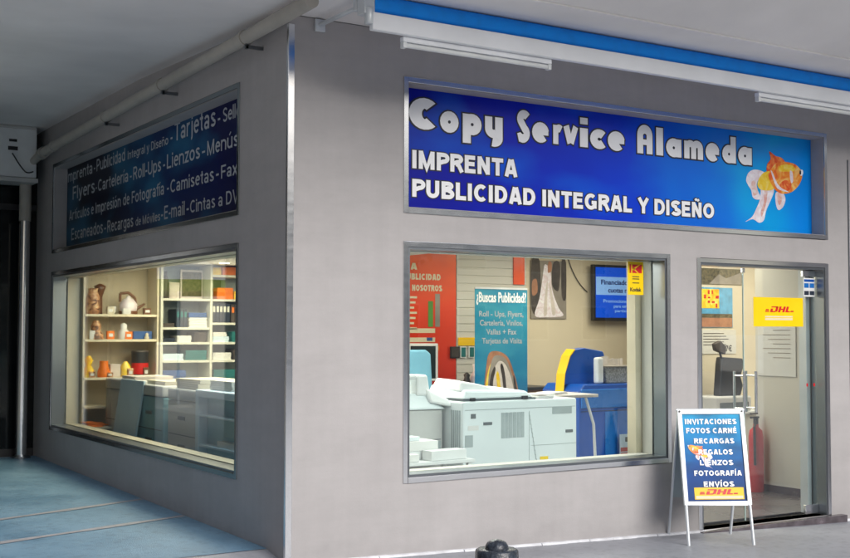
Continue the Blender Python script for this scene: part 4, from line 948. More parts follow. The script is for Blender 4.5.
MB().hexa([(CX0+.04, CY+.1, 1.085), (CX0+.50, CY+.1, 1.085), (CX0+.5, CY+.56, 1.10), (CX0+.04, CY+.56, 1.11)], [(CX0+.06, CY+.12, 1.17), (CX0+.25, CY+.12, 1.145), (CX0+.26, CY+.54, 1.17), (CX0+.08, CY+.54, 1.19)]).build('document_feeder', M['white'], cp, .014)
b = MB().box(CX0+.09, CX0+.14, CY+.01, CY+.03, 1.007, 1.035).box(CX0+.64, CX0+.70, CY+.01, CY+.03, 1.007, 1.04); b.build('hinge', M['black'], cp, .004)
MB().box(CX0+.05, CX0+.16, CY-.0035, CY-.0008, .76, .80).build('rating_label', M['paper'], cp)
MB().box(CX1-.42, CX1-.33, CY-.0035, CY-.0008, .44, .50).build('warning_label', M['yellow_s'], cp)
MB().box(CX0+.02, CX0+.66, CY-.003, CY-.0008, .30, .306).build('lower_seam', M['seam'], cp)
MB().tube([(CX1-.02, CY-.01, .30), (CX1+.05, CY-.04, .16), (CX1+.03, CY-.05, .0), (CX1+.12, CY+.1, -.12), (CX1+.3, CY+.3, -.14)], .009).build('mains_cable', M['black'], cp)
# left flank: trays and output of the same machine
b = MB()
for i in range(4): b.box(CX0-.004, CX0-.0008, CY+.08, CY+.66, .05+i*.17, .056+i*.17)
b.build('tray_seam', M['seam'], cp)
b = MB()
for i in range(5): b.box(CX0-.005, CX0-.0008, CY+.04+.03*i, CY+.055+.03*i, .55, .93)
b.build('side_vent', M['vent'], cp)
b = thing('sheet_stack', (2.95, 1.05, 1.006), 'loose white sheets lying on the right end of the large copier', 'paper')
q = MB()
for i in range(5): q.box(-.14, .14, -.1, .1, .001+i*.006, .005+i*.006, Matrix.Translation((3.03, 1.05, 1.006)) @ Matrix.Rotation(-.2+.13*i, 4, 'Z'))
q.build('sheets', M['paper'], b)
b = MB().box(CX0+.84, CX0+1.02, CY+.05, CY+.2, 1.006, 1.03); b.build('control_panel', M['copier_grey'], cp, .006)
b = MB().box(CX0+.86, CX0+.95, CY+.07, CY+.17, 1.031, 1.034); b.build('display', M['dark'], cp)
# second copier behind, at the left edge of the window
c2 = thing('office_copier', (1.95, 1.9, -.15), 'grey sided copier with raised white scanner arm at the left of the front window', 'copier')
MB().box(1.32, 1.98, 1.02, 1.9, -.10, .93).build('body', M['copier_grey'], c2, .014)
b = MB()
for i in range(4): b.box(1.34, 1.96, 1.0165, 1.0195, .10+i*.19, .106+i*.19)
b.build('tray_seam', M['seam'], c2)
b = MB()
for i in range(6): b.box(1.56+.07*i, 1.61+.07*i, 1.016, 1.0195, .52, .66)
b.build('vent', M['vent'], c2)
MB().hexa([(1.40, 1.0, .932), (2.0, .98, .932), (2.0, 1.7, .932), (1.40, 1.7, .932)], [(1.40, 1.05, 1.07), (1.80, 1.05, 1.07), (1.96, 1.7, 1.07), (1.40, 1.7, 1.07)]).build('output_deck', M['copier'], c2, .02)
b = MB(); b.hexa([(1.72, 1.02, 1.05), (1.86, 1.02, 1.05), (1.86, 1.22, 1.05), (1.72, 1.22, 1.05)], [(1.73, 1.04, 1.23), (1.84, 1.04, 1.23), (1.84, 1.2, 1.23), (1.73, 1.2, 1.23)])
b.hexa([(1.40, 1.04, 1.19), (1.735, 1.04, 1.19), (1.735, 1.2, 1.19), (1.40, 1.2, 1.19)], [(1.40, 1.04, 1.235), (1.735, 1.04, 1.235), (1.735, 1.2, 1.235), (1.40, 1.2, 1.235)])
b.hexa([(1.83, .98, .99), (2.03, .92, .95), (2.03, 1.12, .95), (1.83, 1.18, .99)], [(1.80, 1.02, 1.12), (2.0, .95, 1.02), (2.0, 1.1, 1.02), (1.80, 1.16, 1.12)])
b.build('scanner_arm', M['white'], c2, .02)
# low table with paper reams in the window corner
lt = thing('low_table', (1.5, .62, -.15), 'low white table in the left corner of the front window', 'table')
MB().box(1.02, 1.92, .44, .88, .53, .56).build('table_top', M['white'], lt, .005)
for x in (1.06, 1.88):
    for yy in (.47, .85): MB().box(x-.018, x+.018, yy-.018, yy+.018, -.149, .53).build('leg', M['white'], lt)
reams = [(1.08, 1.40, .47, .66, .561, .62, 0, 'paper', 'lowest white ream on the low table, against the left jamb'), (1.10, 1.62, .60, .84, .561, .63, .04, 'white', 'wide flat white carton on the low table, under another'),
         (1.12, 1.66, .60, .84, .631, .71, -.03, 'paper', 'upper wide white carton on the low table'), (1.50, 1.86, .47, .60, .561, .64, .08, 'white', 'small white box at the right end of the low table'), (1.14, 1.5, .62, .82, .711, .745, .1, 'copier', 'thin pale folder on top of the cartons on the low table')]
for x0, x1, ya, yb, z0, z1, r, m, l in reams:
    T = Matrix.Translation(((x0+x1)/2, (ya+yb)/2, 0)) @ Matrix.Rotation(r, 4, 'Z') @ Matrix.Translation((-(x0+x1)/2, -(ya+yb)/2, 0))
    one('paper_ream', MB().box(x0, x1, ya, yb, z0, z1, T), M[m], ((x0+x1)/2, (ya+yb)/2, z0), l, 'paper box', 'paper boxes on the low table', .004)

# ================================================================== INTERIOR SEEN THROUGH THE DOOR
cn = thing('back_counter', (7.2, 2.6, -.15), 'white counter against the partition seen through the door', 'counter')
MB().box(6.80, 8.3, 2.45, 3.0, -.149, .62).build('body', M['inwhite'], cn, .005)
MB().box(6.76, 8.34, 2.42, 3.01, .62, .65).build('top', M['white'], cn, .004)
pr_ = thing('desk_printer', (7.15, 2.6, .651), 'light grey printer with a tall black feeder, seen through the fixed glass beside the door', 'printer')
MB().box(6.80, 7.40, 2.47, 2.92, .652, .83).build('body', M['copier_grey'], pr_, .02)
MB().box(6.86, 7.34, 2.462, 2.4695, .69, .76).build('paper_slot', M['seam'], pr_)
MB().poly([(7.0, .83), (7.36, .83), (7.40, .95), (7.36, 1.06), (7.42, 1.2), (7.40, 1.28), (7.06, 1.30), (7.04, 1.22)], (0, 2.6, 0), (1, 0, 0), (0, 0, 1), (0, 1, 0), .12).build('feeder', M['black'], pr_, .015)
MB().poly([(6.92, 1.38), (7.08, 1.33), (7.10, 1.42), (7.00, 1.50), (6.90, 1.46)], (0, 2.58, 0), (1, 0, 0), (0, 0, 1), (0, 1, 0), .06).build('lamp_head', M['photo_d'], pr_, .01)
MB().cyl((7.06, 2.63, 1.28), (7.0, 2.62, 1.42), .015).build('lamp_arm', M['black'], pr_)
Y = 3.019
o = thing('photo_collage', (7.5, 3.01, 2.2), 'greenish landscape print at the top of the partition, seen through the fixed glass', 'picture')
MB().box(6.95, 7.83, Y-.012, Y-.001, 2.20, 2.40).build('sheet', M['olive'], o)
MB().poly([(7.25, 2.205), (7.42, 2.33), (7.55, 2.28), (7.82, 2.36), (7.82, 2.205)], (0, Y-.0125, 0), (1, 0, 0), (0, 0, 1), (0, -1, 0), .0008).build('printed_peak', M['photo_g'], o)
o = thing('beach_poster', (7.4, 3.01, 1.65), 'travel poster with sea, palms and red and yellow squares below the landscape print', 'poster')
MB().box(7.06, 7.66, Y-.012, Y-.001, 1.66, 2.16).build('sheet', M['photo_s'], o)
b = MB().box(7.07, 7.42, Y-.015, Y-.0125, 1.90, 2.14); b.build('yellow_print', M['fish_y'], o)
b = MB()
rg = random.Random(5)
for i in range(5):
    for j_ in range(4):
        if rg.random() < .6: b.box(7.085+.068*i, 7.085+.068*i+rg.uniform(.02, .055), Y-.018, Y-.0155, 1.91+.056*j_, 1.91+.056*j_+rg.uniform(.02, .05))
b.build('red_print', M['red'], o)
MB().box(7.07, 7.65, Y-.015, Y-.0125, 1.665, 1.78).build('sand_print', M['photo_t'], o)
MB().box(7.07, 7.65, Y-.0155, Y-.0152, 1.781, 1.83).build('shore_print', M['olive'], o)
o = thing('price_sheet', (7.45, 3.01, 1.35), 'typed white price sheet below the travel poster', 'notice')
MB().box(7.10, 7.72, Y-.010, Y-.001, 1.33, 1.63).build('sheet', M['inwhite'], o)
b = MB()
for i in range(5): b.box(7.14, 7.5+.04*(i % 3), Y-.0125, Y-.0105, 1.58-i*.035, 1.588-i*.035)
text(b, '7€', (0, Y-.012, 0), (1, 0, 0), (0, 0, 1), (0, -1, 0), 7.53, 7.64, 1.36, .07, .02, 0); b.build('lettering', M['photo_d'], o)
fe = thing('fire_extinguisher', (6.42, 1.52, -.15), 'red fire extinguisher with black valve on the floor beside the white partition', 'extinguisher')
MB().lathe((6.42, 1.52, -.149), [(.072, 0), (.08, .02), (.08, .60), (.068, .67), (.03, .71), (.03, .74)], 22).build('cylinder', M['red'], fe)
b = MB().cyl((6.42, 1.52, .59), (6.42, 1.52, .66), .028).box(6.34, 6.46, 1.505, 1.535, .655, .675).box(6.34, 6.44, 1.505, 1.535, .70, .715).tube([(6.40, 1.50, .63), (6.34, 1.47, .56), (6.335, 1.46, .15)], .015); b.build('valve', M['black'], fe)
nt_ = thing('notice_board', (6.53, 1.3, 1.1), 'white notice sheets fixed to the near face of the white partition', 'notice')
MB().box(6.528, 6.538, 1.05, 1.58, 1.12, 1.95).build('board', M['paper'], nt_, .002)
b = MB()
for i in range(9): b.box(6.5255, 6.5275, 1.12, 1.5-.07*(i % 3), 1.72-i*.05, 1.727-i*.05)
b.box(6.525, 6.5275, 1.30, 1.36, 1.86, 1.885); b.build('lettering', M['photo_g'], nt_)

# ================================================================== INTERIOR SEEN THROUGH THE SIDE WINDOW
sa = thing('display_shelf', (.75, 6.3, -.15), 'cream open display shelf at the far left of the side window', 'shelf')
for z in (.70, 1.03, 1.475, 1.77, 2.37): MB().box(.33, 1.21, 6.12, 6.47, z, z+.03).build('board', M['cream'], sa, .003)
for x in (.325, 1.212): MB().box(x, x+.022, 6.12, 6.47, -.149, 2.40).build('upright', M['cream'], sa, .002)
sb = thing('wall_shelving', (1.9, 6.3, -.15), 'white bookcase full of binders and paper, right half of the side window', 'shelf')
for x in (1.25, 1.88, 2.62): MB().box(x, x+.03, 6.10, 6.49, -.149, 2.415).build('upright', M['shelfw'], sb, .002)
for z in (.55, .9, 1.22, 1.44, 1.62, 1.97): MB().box(1.281, 1.879, 6.11, 6.48, z, z+.028).build('board', M['shelfw'], sb, .002)
for z in (.55, .9, 1.22, 1.44, 1.68, 1.97, 2.27): MB().box(1.911, 2.619, 6.11, 6.48, z, z+.028).build('board', M['shelfw'], sb, .002)
MB().box(1.285, 2.615, 6.481, 6.489, -.1, 2.41).build('back_panel', M['vent'], sb)
# contents of the cream shelf
def lat(n, m, x, z, prof, l, c, yy=6.2): return one(n, MB().lathe((x, yy, z), prof, 18), M[m], (x, yy, z), l, c)
lat('ceramic_vase', 'tan', .46, 1.801, [(.075, 0), (.085, .08), (.075, .20), (.05, .27), (.06, .30)], 'tall tan vase with brown rim, top shelf of the cream display', 'vase')
one('vase_figure', MB().lathe((.56, 6.26, 1.801), [(.03, 0), (.028, .20), (.05, .27), (.07, .33), (.01, .36)]), M['brown'], (.56, 6.26, 1.801), 'dark brown figure standing behind the tan vase', 'figurine')
lat('small_cup', 'paper', .68, 1.801, [(.03, 0), (.05, .03), (.055, .09)], 'small white cup in the middle of the top cream shelf', 'cup')
o = thing('ceramic_teapot', (.92, 6.25, 1.801), 'brown and cream ceramic teapot on the top cream shelf', 'teapot')
MB().lathe((.90, 6.25, 1.801), [(.06, 0), (.10, .05), (.105, .12), (.06, .18), (.03, .19), (.02, .22)], 20).build('pot', M['fish_w'], o)
b = MB().tube([(.80, 6.25, 1.95), (.80, 6.25, 2.05), (.90, 6.25, 2.06), (.98, 6.25, 2.0), (1.0, 6.25, 1.88)], .017).cyl((.99, 6.25, 1.86), (1.10, 6.25, 1.93), .022, .012).cyl((.9, 6.25, 1.802), (.9, 6.25, 1.84), .108, .112); b.build('handle', M['brown'], o)
lat('gift_ornament', 'tan', .50, 1.506, [(.09, 0), (.085, .06), (.05, .10), (.06, .15), (.03, .22)], 'pinkish ornament at the left of the middle cream shelf', 'ornament')
lat('gift_ornament', 'paper', .83, 1.506, [(.06, 0), (.07, .08), (.035, .12), (.04, .17), (.01, .19)], 'white ornament in the middle of the middle cream shelf', 'ornament')
box1('gift_box', M['bluebox'], .95, 1.18, 6.2, 6.36, 1.506, 1.60, 'blue gift box at the right of the middle cream shelf', 'box')
lat('gift_ornament', 'fish_y', .42, 1.061, [(.06, 0), (.065, .08), (.03, .14), (.05, .2), (.02, .25)], 'yellow ornament at the left of the lower cream shelf', 'ornament')
lat('gift_ornament', 'orange', .60, 1.061, [(.07, 0), (.075, .06), (.05, .13), (.05, .19)], 'orange ornament next to the yellow one on the lower cream shelf', 'ornament')
box1('gift_box', M['skin_w'], .68, .80, 6.2, 6.34, 1.061, 1.21, 'pale gift box in the middle of the lower cream shelf', 'box')
lat('gift_ornament', 'fish_y', .86, 1.061, [(.06, 0), (.05, .05), (.06, .12), (.02, .18)], 'yellow ornament beside the black canister on the lower cream shelf', 'ornament')
o = thing('black_canister', (1.05, 6.25, 1.061), 'black canister with red label on the lower cream shelf', 'canister')
MB().cyl((1.05, 6.25, 1.062), (1.05, 6.25, 1.35), .10, .10, 22).build('can', M['black'], o); MB().cyl((1.05, 6.25, 1.09), (1.05, 6.25, 1.22), .102, .102, 22, False).build('label', M['red'], o); MB().cyl((1.05, 6.25, 1.35), (1.05, 6.25, 1.37), .105, .1, 22).build('lid', M['photo_d'], o)
rs = random.Random(11)
COLS = [('brown', 'brown'), ('tan', 'tan'), ('white', 'paper'), ('orange', 'orange'), ('yellow', 'fish_y'), ('blue', 'bluebox'), ('red', 'red'), ('cream', 'cream')]
for zz, nm in ((1.801, 'top'), (1.506, 'middle'), (1.061, 'lower')):
    for q in range(4):
        cn2, mm = COLS[rs.randrange(8)]; x = .43+.22*q+rs.uniform(-.03, .03); h = rs.uniform(.05, .11)
        if rs.random() < .5:
            w_ = rs.uniform(.03, .05); b = MB().box(x-w_, x+w_, 6.126, 6.126+.05, zz, zz+h)
            o = thing('souvenir_box', (x, 6.15, zz), 'tiny %s souvenir box at the front of the %s cream shelf, %s from the left' % (cn2, nm, ('first', 'second', 'third', 'fourth')[q]), 'box', 'small souvenirs along the cream shelves')
            b.build('carton', M[mm], o, .002); MB().box(x-w_*.6, x+w_*.6, 6.1235, 6.1255, zz+h*.3, zz+h*.7).build('label', M['paper'], o)
        else:
            one('souvenir_figure', MB().lathe((x, 6.155, zz), [(.022, 0), (.03, h*.25), (.016, h*.6), (.024, h*.8), (.006, h)], 14), M[mm], (x, 6.155, zz), 'tiny %s souvenir figure at the front of the %s cream shelf, %s from the left' % (cn2, nm, ('first', 'second', 'third', 'fourth')[q]), 'figurine', 'small souvenirs along the cream shelves')
# contents of the white shelving
o = thing('framed_print', (1.74, 6.3, 2.0), 'framed sepia flower print standing on the white bookcase', 'picture')
MB().box(1.58, 1.87, 6.33, 6.36, 2.0, 2.36).build('frame', M['skin_w'], o, .004); MB().box(1.60, 1.85, 6.322, 6.329, 2.03, 2.33).build('print', M['olive'], o)
lat('tall_bottle', 'photo_d', 1.34, 1.999, [(.03, 0), (.035, .02), (.035, .22), (.02, .28), (.02, .33)], 'dark bottle at the left end on top of the white bookcase board', 'bottle')
box1('gift_box', M['skin_w'], 1.42, 1.55, 6.28, 6.4, 1.999, 2.2, 'pale box between the dark bottle and the framed print', 'box')
box1('gift_box', M['orange'], 1.99, 2.20, 6.15, 6.35, 1.999, 2.14, 'orange box in the upper right bay of the bookcase', 'box')
box1('gift_box', M['fish_y'], 2.22, 2.36, 6.15, 6.35, 1.999, 2.10, 'yellow box beside the orange box in the upper right bay', 'box')
box1('gift_box', M['black'], 1.93, 2.10, 6.3, 6.4, 2.141, 2.24, 'black box lying on the orange box in the bookcase', 'box')
box1('gift_box', M['orange'], 2.06, 2.38, 6.15, 6.4, 2.299, 2.40, 'orange carton on the highest board of the bookcase', 'box')
box1('gift_box', M['fish_y'], 1.93, 2.04, 6.15, 6.4, 2.299, 2.39, 'yellow carton left on the highest board of the bookcase', 'box')
b0 = None
GB = 'binders lined up in the bookcase'
def binder(x, z, h, m, lm, l):
    o = thing('ring_binder', (x+.02, 6.2, z), l, 'binder', GB)
    MB().box(x, x+.042, 6.14, 6.42, z+.001, z+h).build('cover', M[m], o, .003)
    MB().box(x+.007, x+.035, 6.1375, 6.1395, z+h*.55, z+h*.85).build('spine_label', M[lm], o)
    return o
for i in range(5): binder(1.925+i*.047, 1.709, .235, 'navy', 'shelfw', 'dark binder with pale label on the right side of the bookcase')
for i in range(5): binder(2.175+i*.047, 1.709, .225, 'photo_d', 'orange', 'dark binder with orange label in the bookcase')
for i in range(3): binder(1.46+i*.048, 1.649, .22, 'navy', 'teal', 'dark binder with teal label on the left side of the bookcase')
stk = [(1.29, 1.44, 1.649, .05, 'photo_d', 'dark folder pile left of the teal labelled binders'), (1.62, 1.86, 1.649, .12, 'paper', 'thick white paper pile beside the teal labelled binders'), (1.62, 1.86, 1.770, .06, 'bluebox', 'blue folder on the thick white paper pile'),
       (1.29, 1.45, 1.469, .05, 'navy', 'navy folder pile on the board under the dark folders'), (1.47, 1.66, 1.469, .08, 'paper', 'white paper pile between two dark piles in the left bay'), (1.69, 1.86, 1.469, .12, 'photo_d', 'dark brown box at the right of the left bay'),
       (1.93, 2.15, 1.469, .07, 'sky_b', 'pale blue folder pile under the row of binders'), (2.18, 2.42, 1.469, .13, 'teal', 'teal box under the orange labelled binders'), (1.93, 2.12, 1.541, .05, 'paper', 'white sheets lying on the pale blue folders'),
       (1.29, 1.56, 1.249, .08, 'sky_b', 'pale blue paper pile in the lower left bay'), (1.58, 1.86, 1.249, .12, 'teal', 'teal folder pile in the lower left bay'), (1.93, 2.18, 1.249, .09, 'paper', 'white paper pile in the lower right bay'), (2.2, 2.44, 1.249, .13, 'photo_d', 'dark box in the lower right bay'),
       (1.3, 1.6, .929, .2, 'bluebox', 'blue storage box low in the left bay'), (1.94, 2.3, .929, .2, 'teal', 'teal storage box low in the right bay')]
for x0, x1, z, h, m, l in stk:
    b = MB(); n = max(2, int(h/.018))
    for i in range(n):
        j = random.uniform(-.006, .006); b.box(x0+.006+j, x1-.006+j, 6.14+abs(j), 6.4, z+h*i/n, z+h*(i+1)/n-.002)
    one('folder_pile', b, M[m], ((x0+x1)/2, 6.27, z), l, 'stack', 'folder piles and boxes in the bookcase')

# machines along the side window (faces look at -X)
def machine(y0, y1, x0, top, m, label, n=3, name='print_machine'):
    t = thing(name, (x0+.35, (y0+y1)/2, -.15), label, 'printer')
    MB().box(x0, x0+.62, y0, y1, -.10, top-.12).build('body', M[m], t, .012)
    MB().box(x0-.01, x0+.60, y0+.01, y1-.01, top-.115, top).build('top_unit', M['copier_grey'] if m != 'copier' else M['copier'], t, .018)
    b = MB(); h = (top-.2)/n
    for i in range(n): b.box(x0-.003, x0-.0008, y0+.04, y1-.04, .02+i*h, .028+i*h)
    b.build('drawer_seam', M['seam'], t)
    b = MB()
    for i in range(n): b.box(x0-.012, x0-.0008, (y0+y1)/2-.09, (y0+y1)/2+.09, .02+i*h+h*.55, .02+i*h+h*.68)
    b.build('drawer_pull', M['seam'], t, .003)
    b = MB()
    for yy in (y0+.08, y1-.08):
        for x in (x0+.08, x0+.54): b.cyl((x, yy, -.149), (x, yy, -.1), .035)
    b.build('castor', M['black'], t)
    return t
machine(4.98, 6.05, .58, 1.06, 'copier_grey', 'grey print machine at the far end of the side window')
machine(4.06, 4.9, .56, 1.04, 'copier_blue_veil', 'blue grey print machine in the middle of the side window')
machine(3.18, 3.98, .58, 1.03, 'copier_grey', 'taupe print machine between the blue machine and the teal cabinet')
tc = thing('paper_cabinet', (.8, 2.6, -.15), 'teal cabinet with open trays at the near end of the side window', 'cabinet')
MB().box(.62, 1.1, 1.65, 3.08, -.149, .98).build('body', M['copier_blue_veil'], tc, .01)
b = MB().box(.52, .619, 3.0, 3.08, -.149, .99).box(.52, 1.08, 1.62, 3.08, .981, 1.05); b.build('housing', M['sky_b'], tc, .01)
b = MB()
for z in (.20, .36, .52, .80): b.box(.53, .619, 1.65, 2.985, z, z+.022)
b.build('tray', M['sky_b'], tc, .004)
b = MB().box(.55, .617, 1.9, 2.7, .223, .27).box(.55, .617, 2.0, 2.8, .383, .42).box(.55, .617, 1.8, 2.6, .543, .60)
one('loose_sheets', b, M['paper'], (.6, 2.4, .22), 'white paper lying in the trays of the teal cabinet', 'paper')
box1('paper_box', M['chairblue'], .62, 1.0, 1.7, 2.3, 1.052, 1.19, 'teal carton on the near end of the teal cabinet', 'box')
def pile(x0, x1, y0, y1, z, h, m, l, n=5):
    b = MB()
    for i in range(n):
        T = Matrix.Translation(((x0+x1)/2, (y0+y1)/2, 0)) @ Matrix.Rotation(random.uniform(-.05, .05), 4, 'Z')
        b.box(-(x1-x0)/2, (x1-x0)/2, -(y1-y0)/2, (y1-y0)/2, z+h*i/n, z+h*(i+1)/n-.002, T)
    return one('paper_pile', b, M[m], ((x0+x1)/2, (y0+y1)/2, z), l, 'paper', 'paper piles on the machines')
pile(.62, 1.05, 3.25, 3.85, 1.032, .10, 'cream', 'cream paper pile on the taupe print machine')
pile(.62, 1.05, 4.15, 4.75, 1.042, .04, 'cream', 'thin cream paper pile on the blue grey print machine')
pile(.62, 1.05, 5.1, 5.6, 1.062, .04, 'skin_w', 'thin pale paper pile on the far grey print machine')
pile(.62, 1.0, 2.45, 2.95, 1.052, .09, 'skin_w', 'pale pink paper pile on the teal cabinet')
# leaning board
b = MB(); b.hexa([(.44, 4.86, -.149), (.46, 4.86, -.149), (.46, 5.60, -.149), (.44, 5.60, -.149)], [(.545, 4.62, 1.07), (.565, 4.62, 1.07), (.565, 5.38, 1.07), (.545, 5.38, 1.07)])
one('leaning_board', b, M['sky_b'], (.45, 5.3, -.149), 'pale blue blank board leaning on the far print machine behind the side window', 'board')
b = MB()
for i, (yy, r) in enumerate(((6.0, .2), (5.95, -.3), (6.02, .5))): b.box(-.10, .06, -.14, .14, .0+.01*i, .006+.01*i, Matrix.Translation((.46, yy, .516+.0)) @ Matrix.Rotation(r, 4, 'Z') @ Matrix.Rotation(.1, 4, 'X'))
# window ledge shelf inside the far corner carries the leaflets
lg = MB().box(.31, .56, 5.72, 6.22, .49, .51); one('ledge_shelf', lg, M['cream'], (.43, 6, .49), 'small cream ledge in the far corner of the side window', 'shelf')
one('leaflet_pile', b, M['orange'], (.46, 6, .52), 'orange leaflets on the cream ledge in the far corner of the side window', 'leaflets')

# ceiling downlights (lit)
def downlight(x, y, label):
    c = 2.42 if x < 3 else 2.75; t = thing('downlight', (x, y, c-.01), label, 'lamp', 'ceiling downlights in the shop')
    MB().cyl((x, y, c-.008), (x, y, c-.0005), .075, .08, 20).build('rim', M['white'], t); MB().cyl((x, y, c-.012), (x, y, c-.0085), .058, .058, 20).build('lens', M['lampglow'], t)
DL = [(1.83, 5.55, 'lit round downlight in the ceiling above the white bookcase'), (.95, 2.6, 'lit round downlight nearest the side window'), (2.8, 2.2, 'lit round downlight above the copiers'), (4.2, 1.6, 'lit round downlight above the folding table'), (5.2, 3.2, 'lit round downlight in front of the teal banner'), (6.3, 2.6, 'lit round downlight near the kiosk')]
for d in DL: downlight(*d)
def area(x, y, z, sx, sy, e, col=(1, .80, .55)):
    l = bpy.data.lights.new('ceiling_or_fill_light', 'AREA'); l.shape = 'RECTANGLE'; l.size = sx; l.size_y = sy; l.energy = e; l.color = col
    o = bpy.data.objects.new('ceiling_or_fill_light', l); COL.objects.link(o); o.location = (x, y, z)
WARM = (1, .83, .60)
area(1.5, 4.4, 2.40, 1.6, 2.6, 160, (1, .80, .54)); area(2.0, 1.8, 2.40, 2.6, 1.6, 95, (1, .95, .88)); area(5.6, 2.6, 2.70, 2.6, 2.2, 76, (1, .88, .70)); area(.42, 3.5, 2.41, .16, 4.6, 20, (.80, .93, 1)); area(7.4, 1.6, 2.70, 1.4, 1.6, 48, (1, .92, .82))  # the narrow cool strip is added fill for the machine faces

# ================================================================== OUTSIDE THE VIEW: REFLECTED THINGS, AND BLOCKS ADDED TO CUT LOW SKY LIGHT
pa = thing('market_parasol', (-4.3, 14.5, .12), 'white market parasol with a green valance', 'parasol')
MB().cyl((-4.3, 14.5, .1), (-4.3, 14.5, 3.1), .03).build('pole', M['alu'], pa)
b = MB(); n = 8; R_ = 1.7
vs = [(-4.3, 14.5, 3.15)]+[(-4.3+R_*math.cos(2*math.pi*i/n), 14.5+R_*math.sin(2*math.pi*i/n), 2.55) for i in range(n)]
b.add(vs, [(0, 1+i, 1+(i+1) % n) for i in range(n)]); cn_ = b.build('canopy', M['parasol'], pa)
b = MB(); b.add([(v[0], v[1], v[2]) for v in vs[1:]]+[(v[0], v[1], v[2]-.22) for v in vs[1:]], [(i, (i+1) % n, n+(i+1) % n, n+i) for i in range(n)]); b.build('valance', M['pgreen'], pa)
MB().cyl((-4.3, 14.5, .1), (-4.3, 14.5, .18), .3, .28).build('base', M['copier_grey'], pa)

def block(label, x0, x1, y0, y1, h, face, m):  # unseen blocks, added to darken reflections and cut low sky light
    t = thing('added_apartment_block', ((x0+x1)/2, (y0+y1)/2, .1), label, 'building')
    MB().box(x0, x1, y0, y1, -.3, h).build('wall', M[m], t); MB().box(x0-.3, x1+.3, y0-.3, y1+.3, h, h+.3).build('roof', M['copier_grey'], t)
    L0, L1 = (x0, x1) if face in 'NS' else (y0, y1); n = int((L1-L0)/3.4)
    for i in range(n):
        for j in range(int(h/3)):
            a = L0+1+3.4*i; z = 1.2+3*j
            if face == 'S': f = lambda d0, d1, e: MB().box(a+e, a+1.5-e, y0-d1, y0-d0, z+e, z+1.6-e)
            elif face == 'N': f = lambda d0, d1, e: MB().box(a+e, a+1.5-e, y1+d0, y1+d1, z+e, z+1.6-e)
            else: f = lambda d0, d1, e: MB().box(x1+d0, x1+d1, a+e, a+1.5-e, z+e, z+1.6-e)
            wd = f(.001, .04, 0).build('window', M['shelfw'], t); f(.041, .05, .08).build('pane', M['dark'], wd)
block('added plain apartment block up the side street, mirrored to darken the side window', -30, 2, 26, 34, 9.5, 'S', 'facade')
block('added brown apartment block across the side street, out of view, cutting low sky light', -26, -15, -14, 23, 8.6, 'E', 'facade_b')
block('added long apartment block across the main street, out of view, cutting low sky light', -14, 40, -44, -34, 9, 'N', 'facade')

def tree(x, y, h, label):
    t = thing('street_tree', (x, y, 0), label, 'tree', 'street trees across the main street'); rt = random.Random(int(x*7+y))
    z0 = gz(x, y); MB().cyl((x, y, z0), (x+.1, y, z0+h*.45), .14, .09, 10).cyl((x+.1, y, z0+h*.44), (x+.5, y+.3, z0+h*.7), .08, .03, 8).cyl((x+.1, y, z0+h*.44), (x-.5, y-.2, z0+h*.72), .08, .03, 8).build('trunk', M['brown'], t)
    b = MB()
    for i in range(1500):
        a = rt.uniform(0, 6.283); u = rt.uniform(-1, 1); q = rt.random()**.4; c = math.sqrt(1-u*u)
        p = Vector((x+h*.30*q*c*math.cos(a)+.4*math.sin(a*3+u*4), y+h*.30*q*c*math.sin(a), z0+h*.72+h*.26*q*u)); d = Vector((rt.uniform(-1, 1), rt.uniform(-1, 1), rt.uniform(-1, 1))).normalized(); e = d.orthogonal().normalized()*.12; g_ = d.cross(e).normalized()*.09
        b.add([p-e, p-g_, p+e, p+g_], [(0, 1, 2, 3)])
    b.build('crown', M['leaf'], t)
tree(4, -24, 6.5, 'leafy street tree across the main street, opposite the shop corner'); tree(15, -25, 7, 'taller leafy street tree across the main street, opposite the shop door')

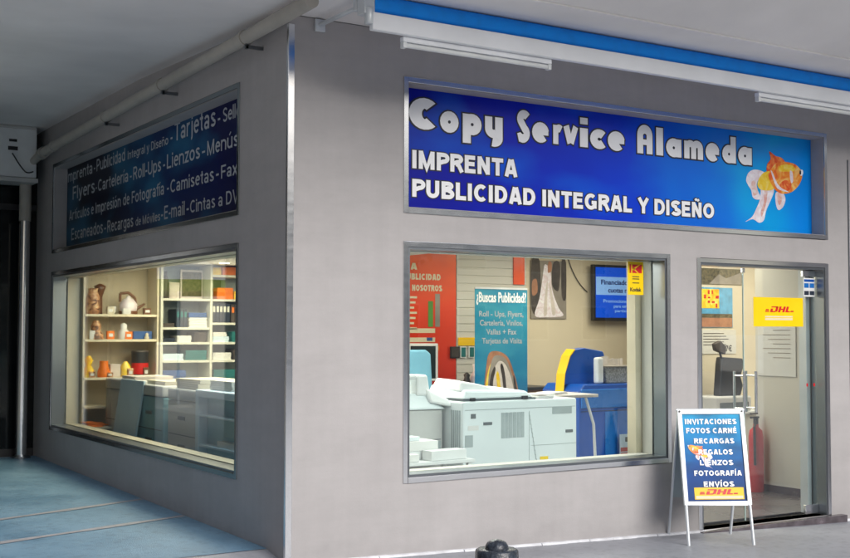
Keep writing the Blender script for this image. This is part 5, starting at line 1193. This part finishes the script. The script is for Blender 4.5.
# ================================================================== LIGHT, SKY, CAMERA
SUN_EL, SUN_AZ = math.radians(31), math.radians(172)     # azimuth clockwise from +Y
w = bpy.data.worlds.new('World'); S.world = w; w.use_nodes = True
nt = w.node_tree; bg = nt.nodes['Background']; sk = nt.nodes.new('ShaderNodeTexSky'); sk.sky_type = 'NISHITA'; sk.sun_disc = False
sk.sun_elevation = SUN_EL; sk.sun_rotation = SUN_AZ; sk.air_density = 1.; sk.dust_density = 2.5; sk.ozone_density = 1.2
nt.links.new(sk.outputs[0], bg.inputs[0]); bg.inputs[1].default_value = .10
sl = bpy.data.lights.new('sun', 'SUN'); sl.energy = 2.4; sl.angle = math.radians(38); sl.color = (1, .985, .97)
so = bpy.data.objects.new('sun', sl); COL.objects.link(so)
dirv = Vector((math.sin(SUN_AZ)*math.cos(SUN_EL), math.cos(SUN_AZ)*math.cos(SUN_EL), math.sin(SUN_EL)))
so.rotation_euler = dirv.to_track_quat('Z', 'Y').to_euler(); so.location = (0, -10, 12)

cam = bpy.data.cameras.new('camera'); co = bpy.data.objects.new('camera', cam); COL.objects.link(co)
cam.sensor_width = 36; cam.sensor_fit = 'HORIZONTAL'; cam.lens = 1182.12/850*36; cam.clip_end = 3000; cam.clip_start = .05
yaw, pit, rol = math.radians(32.2207), math.radians(2.5529), math.radians(.0979)
Fw = Vector((math.sin(yaw)*math.cos(pit), math.cos(yaw)*math.cos(pit), math.sin(pit)))
R = Vector((math.cos(yaw), -math.sin(yaw), 0)); Up = R.cross(Fw)
R2 = R*math.cos(rol)+Up*math.sin(rol); U2 = -R*math.sin(rol)+Up*math.cos(rol)
mt = Matrix((R2, U2, -Fw)).transposed().to_4x4(); mt.translation = (-3.6342, -7.5962, 1.6)
co.matrix_world = mt
S.camera = co
S.render.engine = 'CYCLES'
S.render.resolution_x = 1024; S.render.resolution_y = 672
S.cycles.max_bounces = 8; S.cycles.transparent_max_bounces = 16; S.cycles.diffuse_bounces = 4; S.cycles.glossy_bounces = 4; S.cycles.use_denoising = True
S.cycles.caustics_reflective = False; S.cycles.caustics_refractive = False
S.view_settings.view_transform = 'Standard'; S.view_settings.look = 'None'; S.view_settings.gamma = 1; S.view_settings.use_curve_mapping = False
S.view_settings.exposure = 0.25
bpy.data.curves.remove(FC)
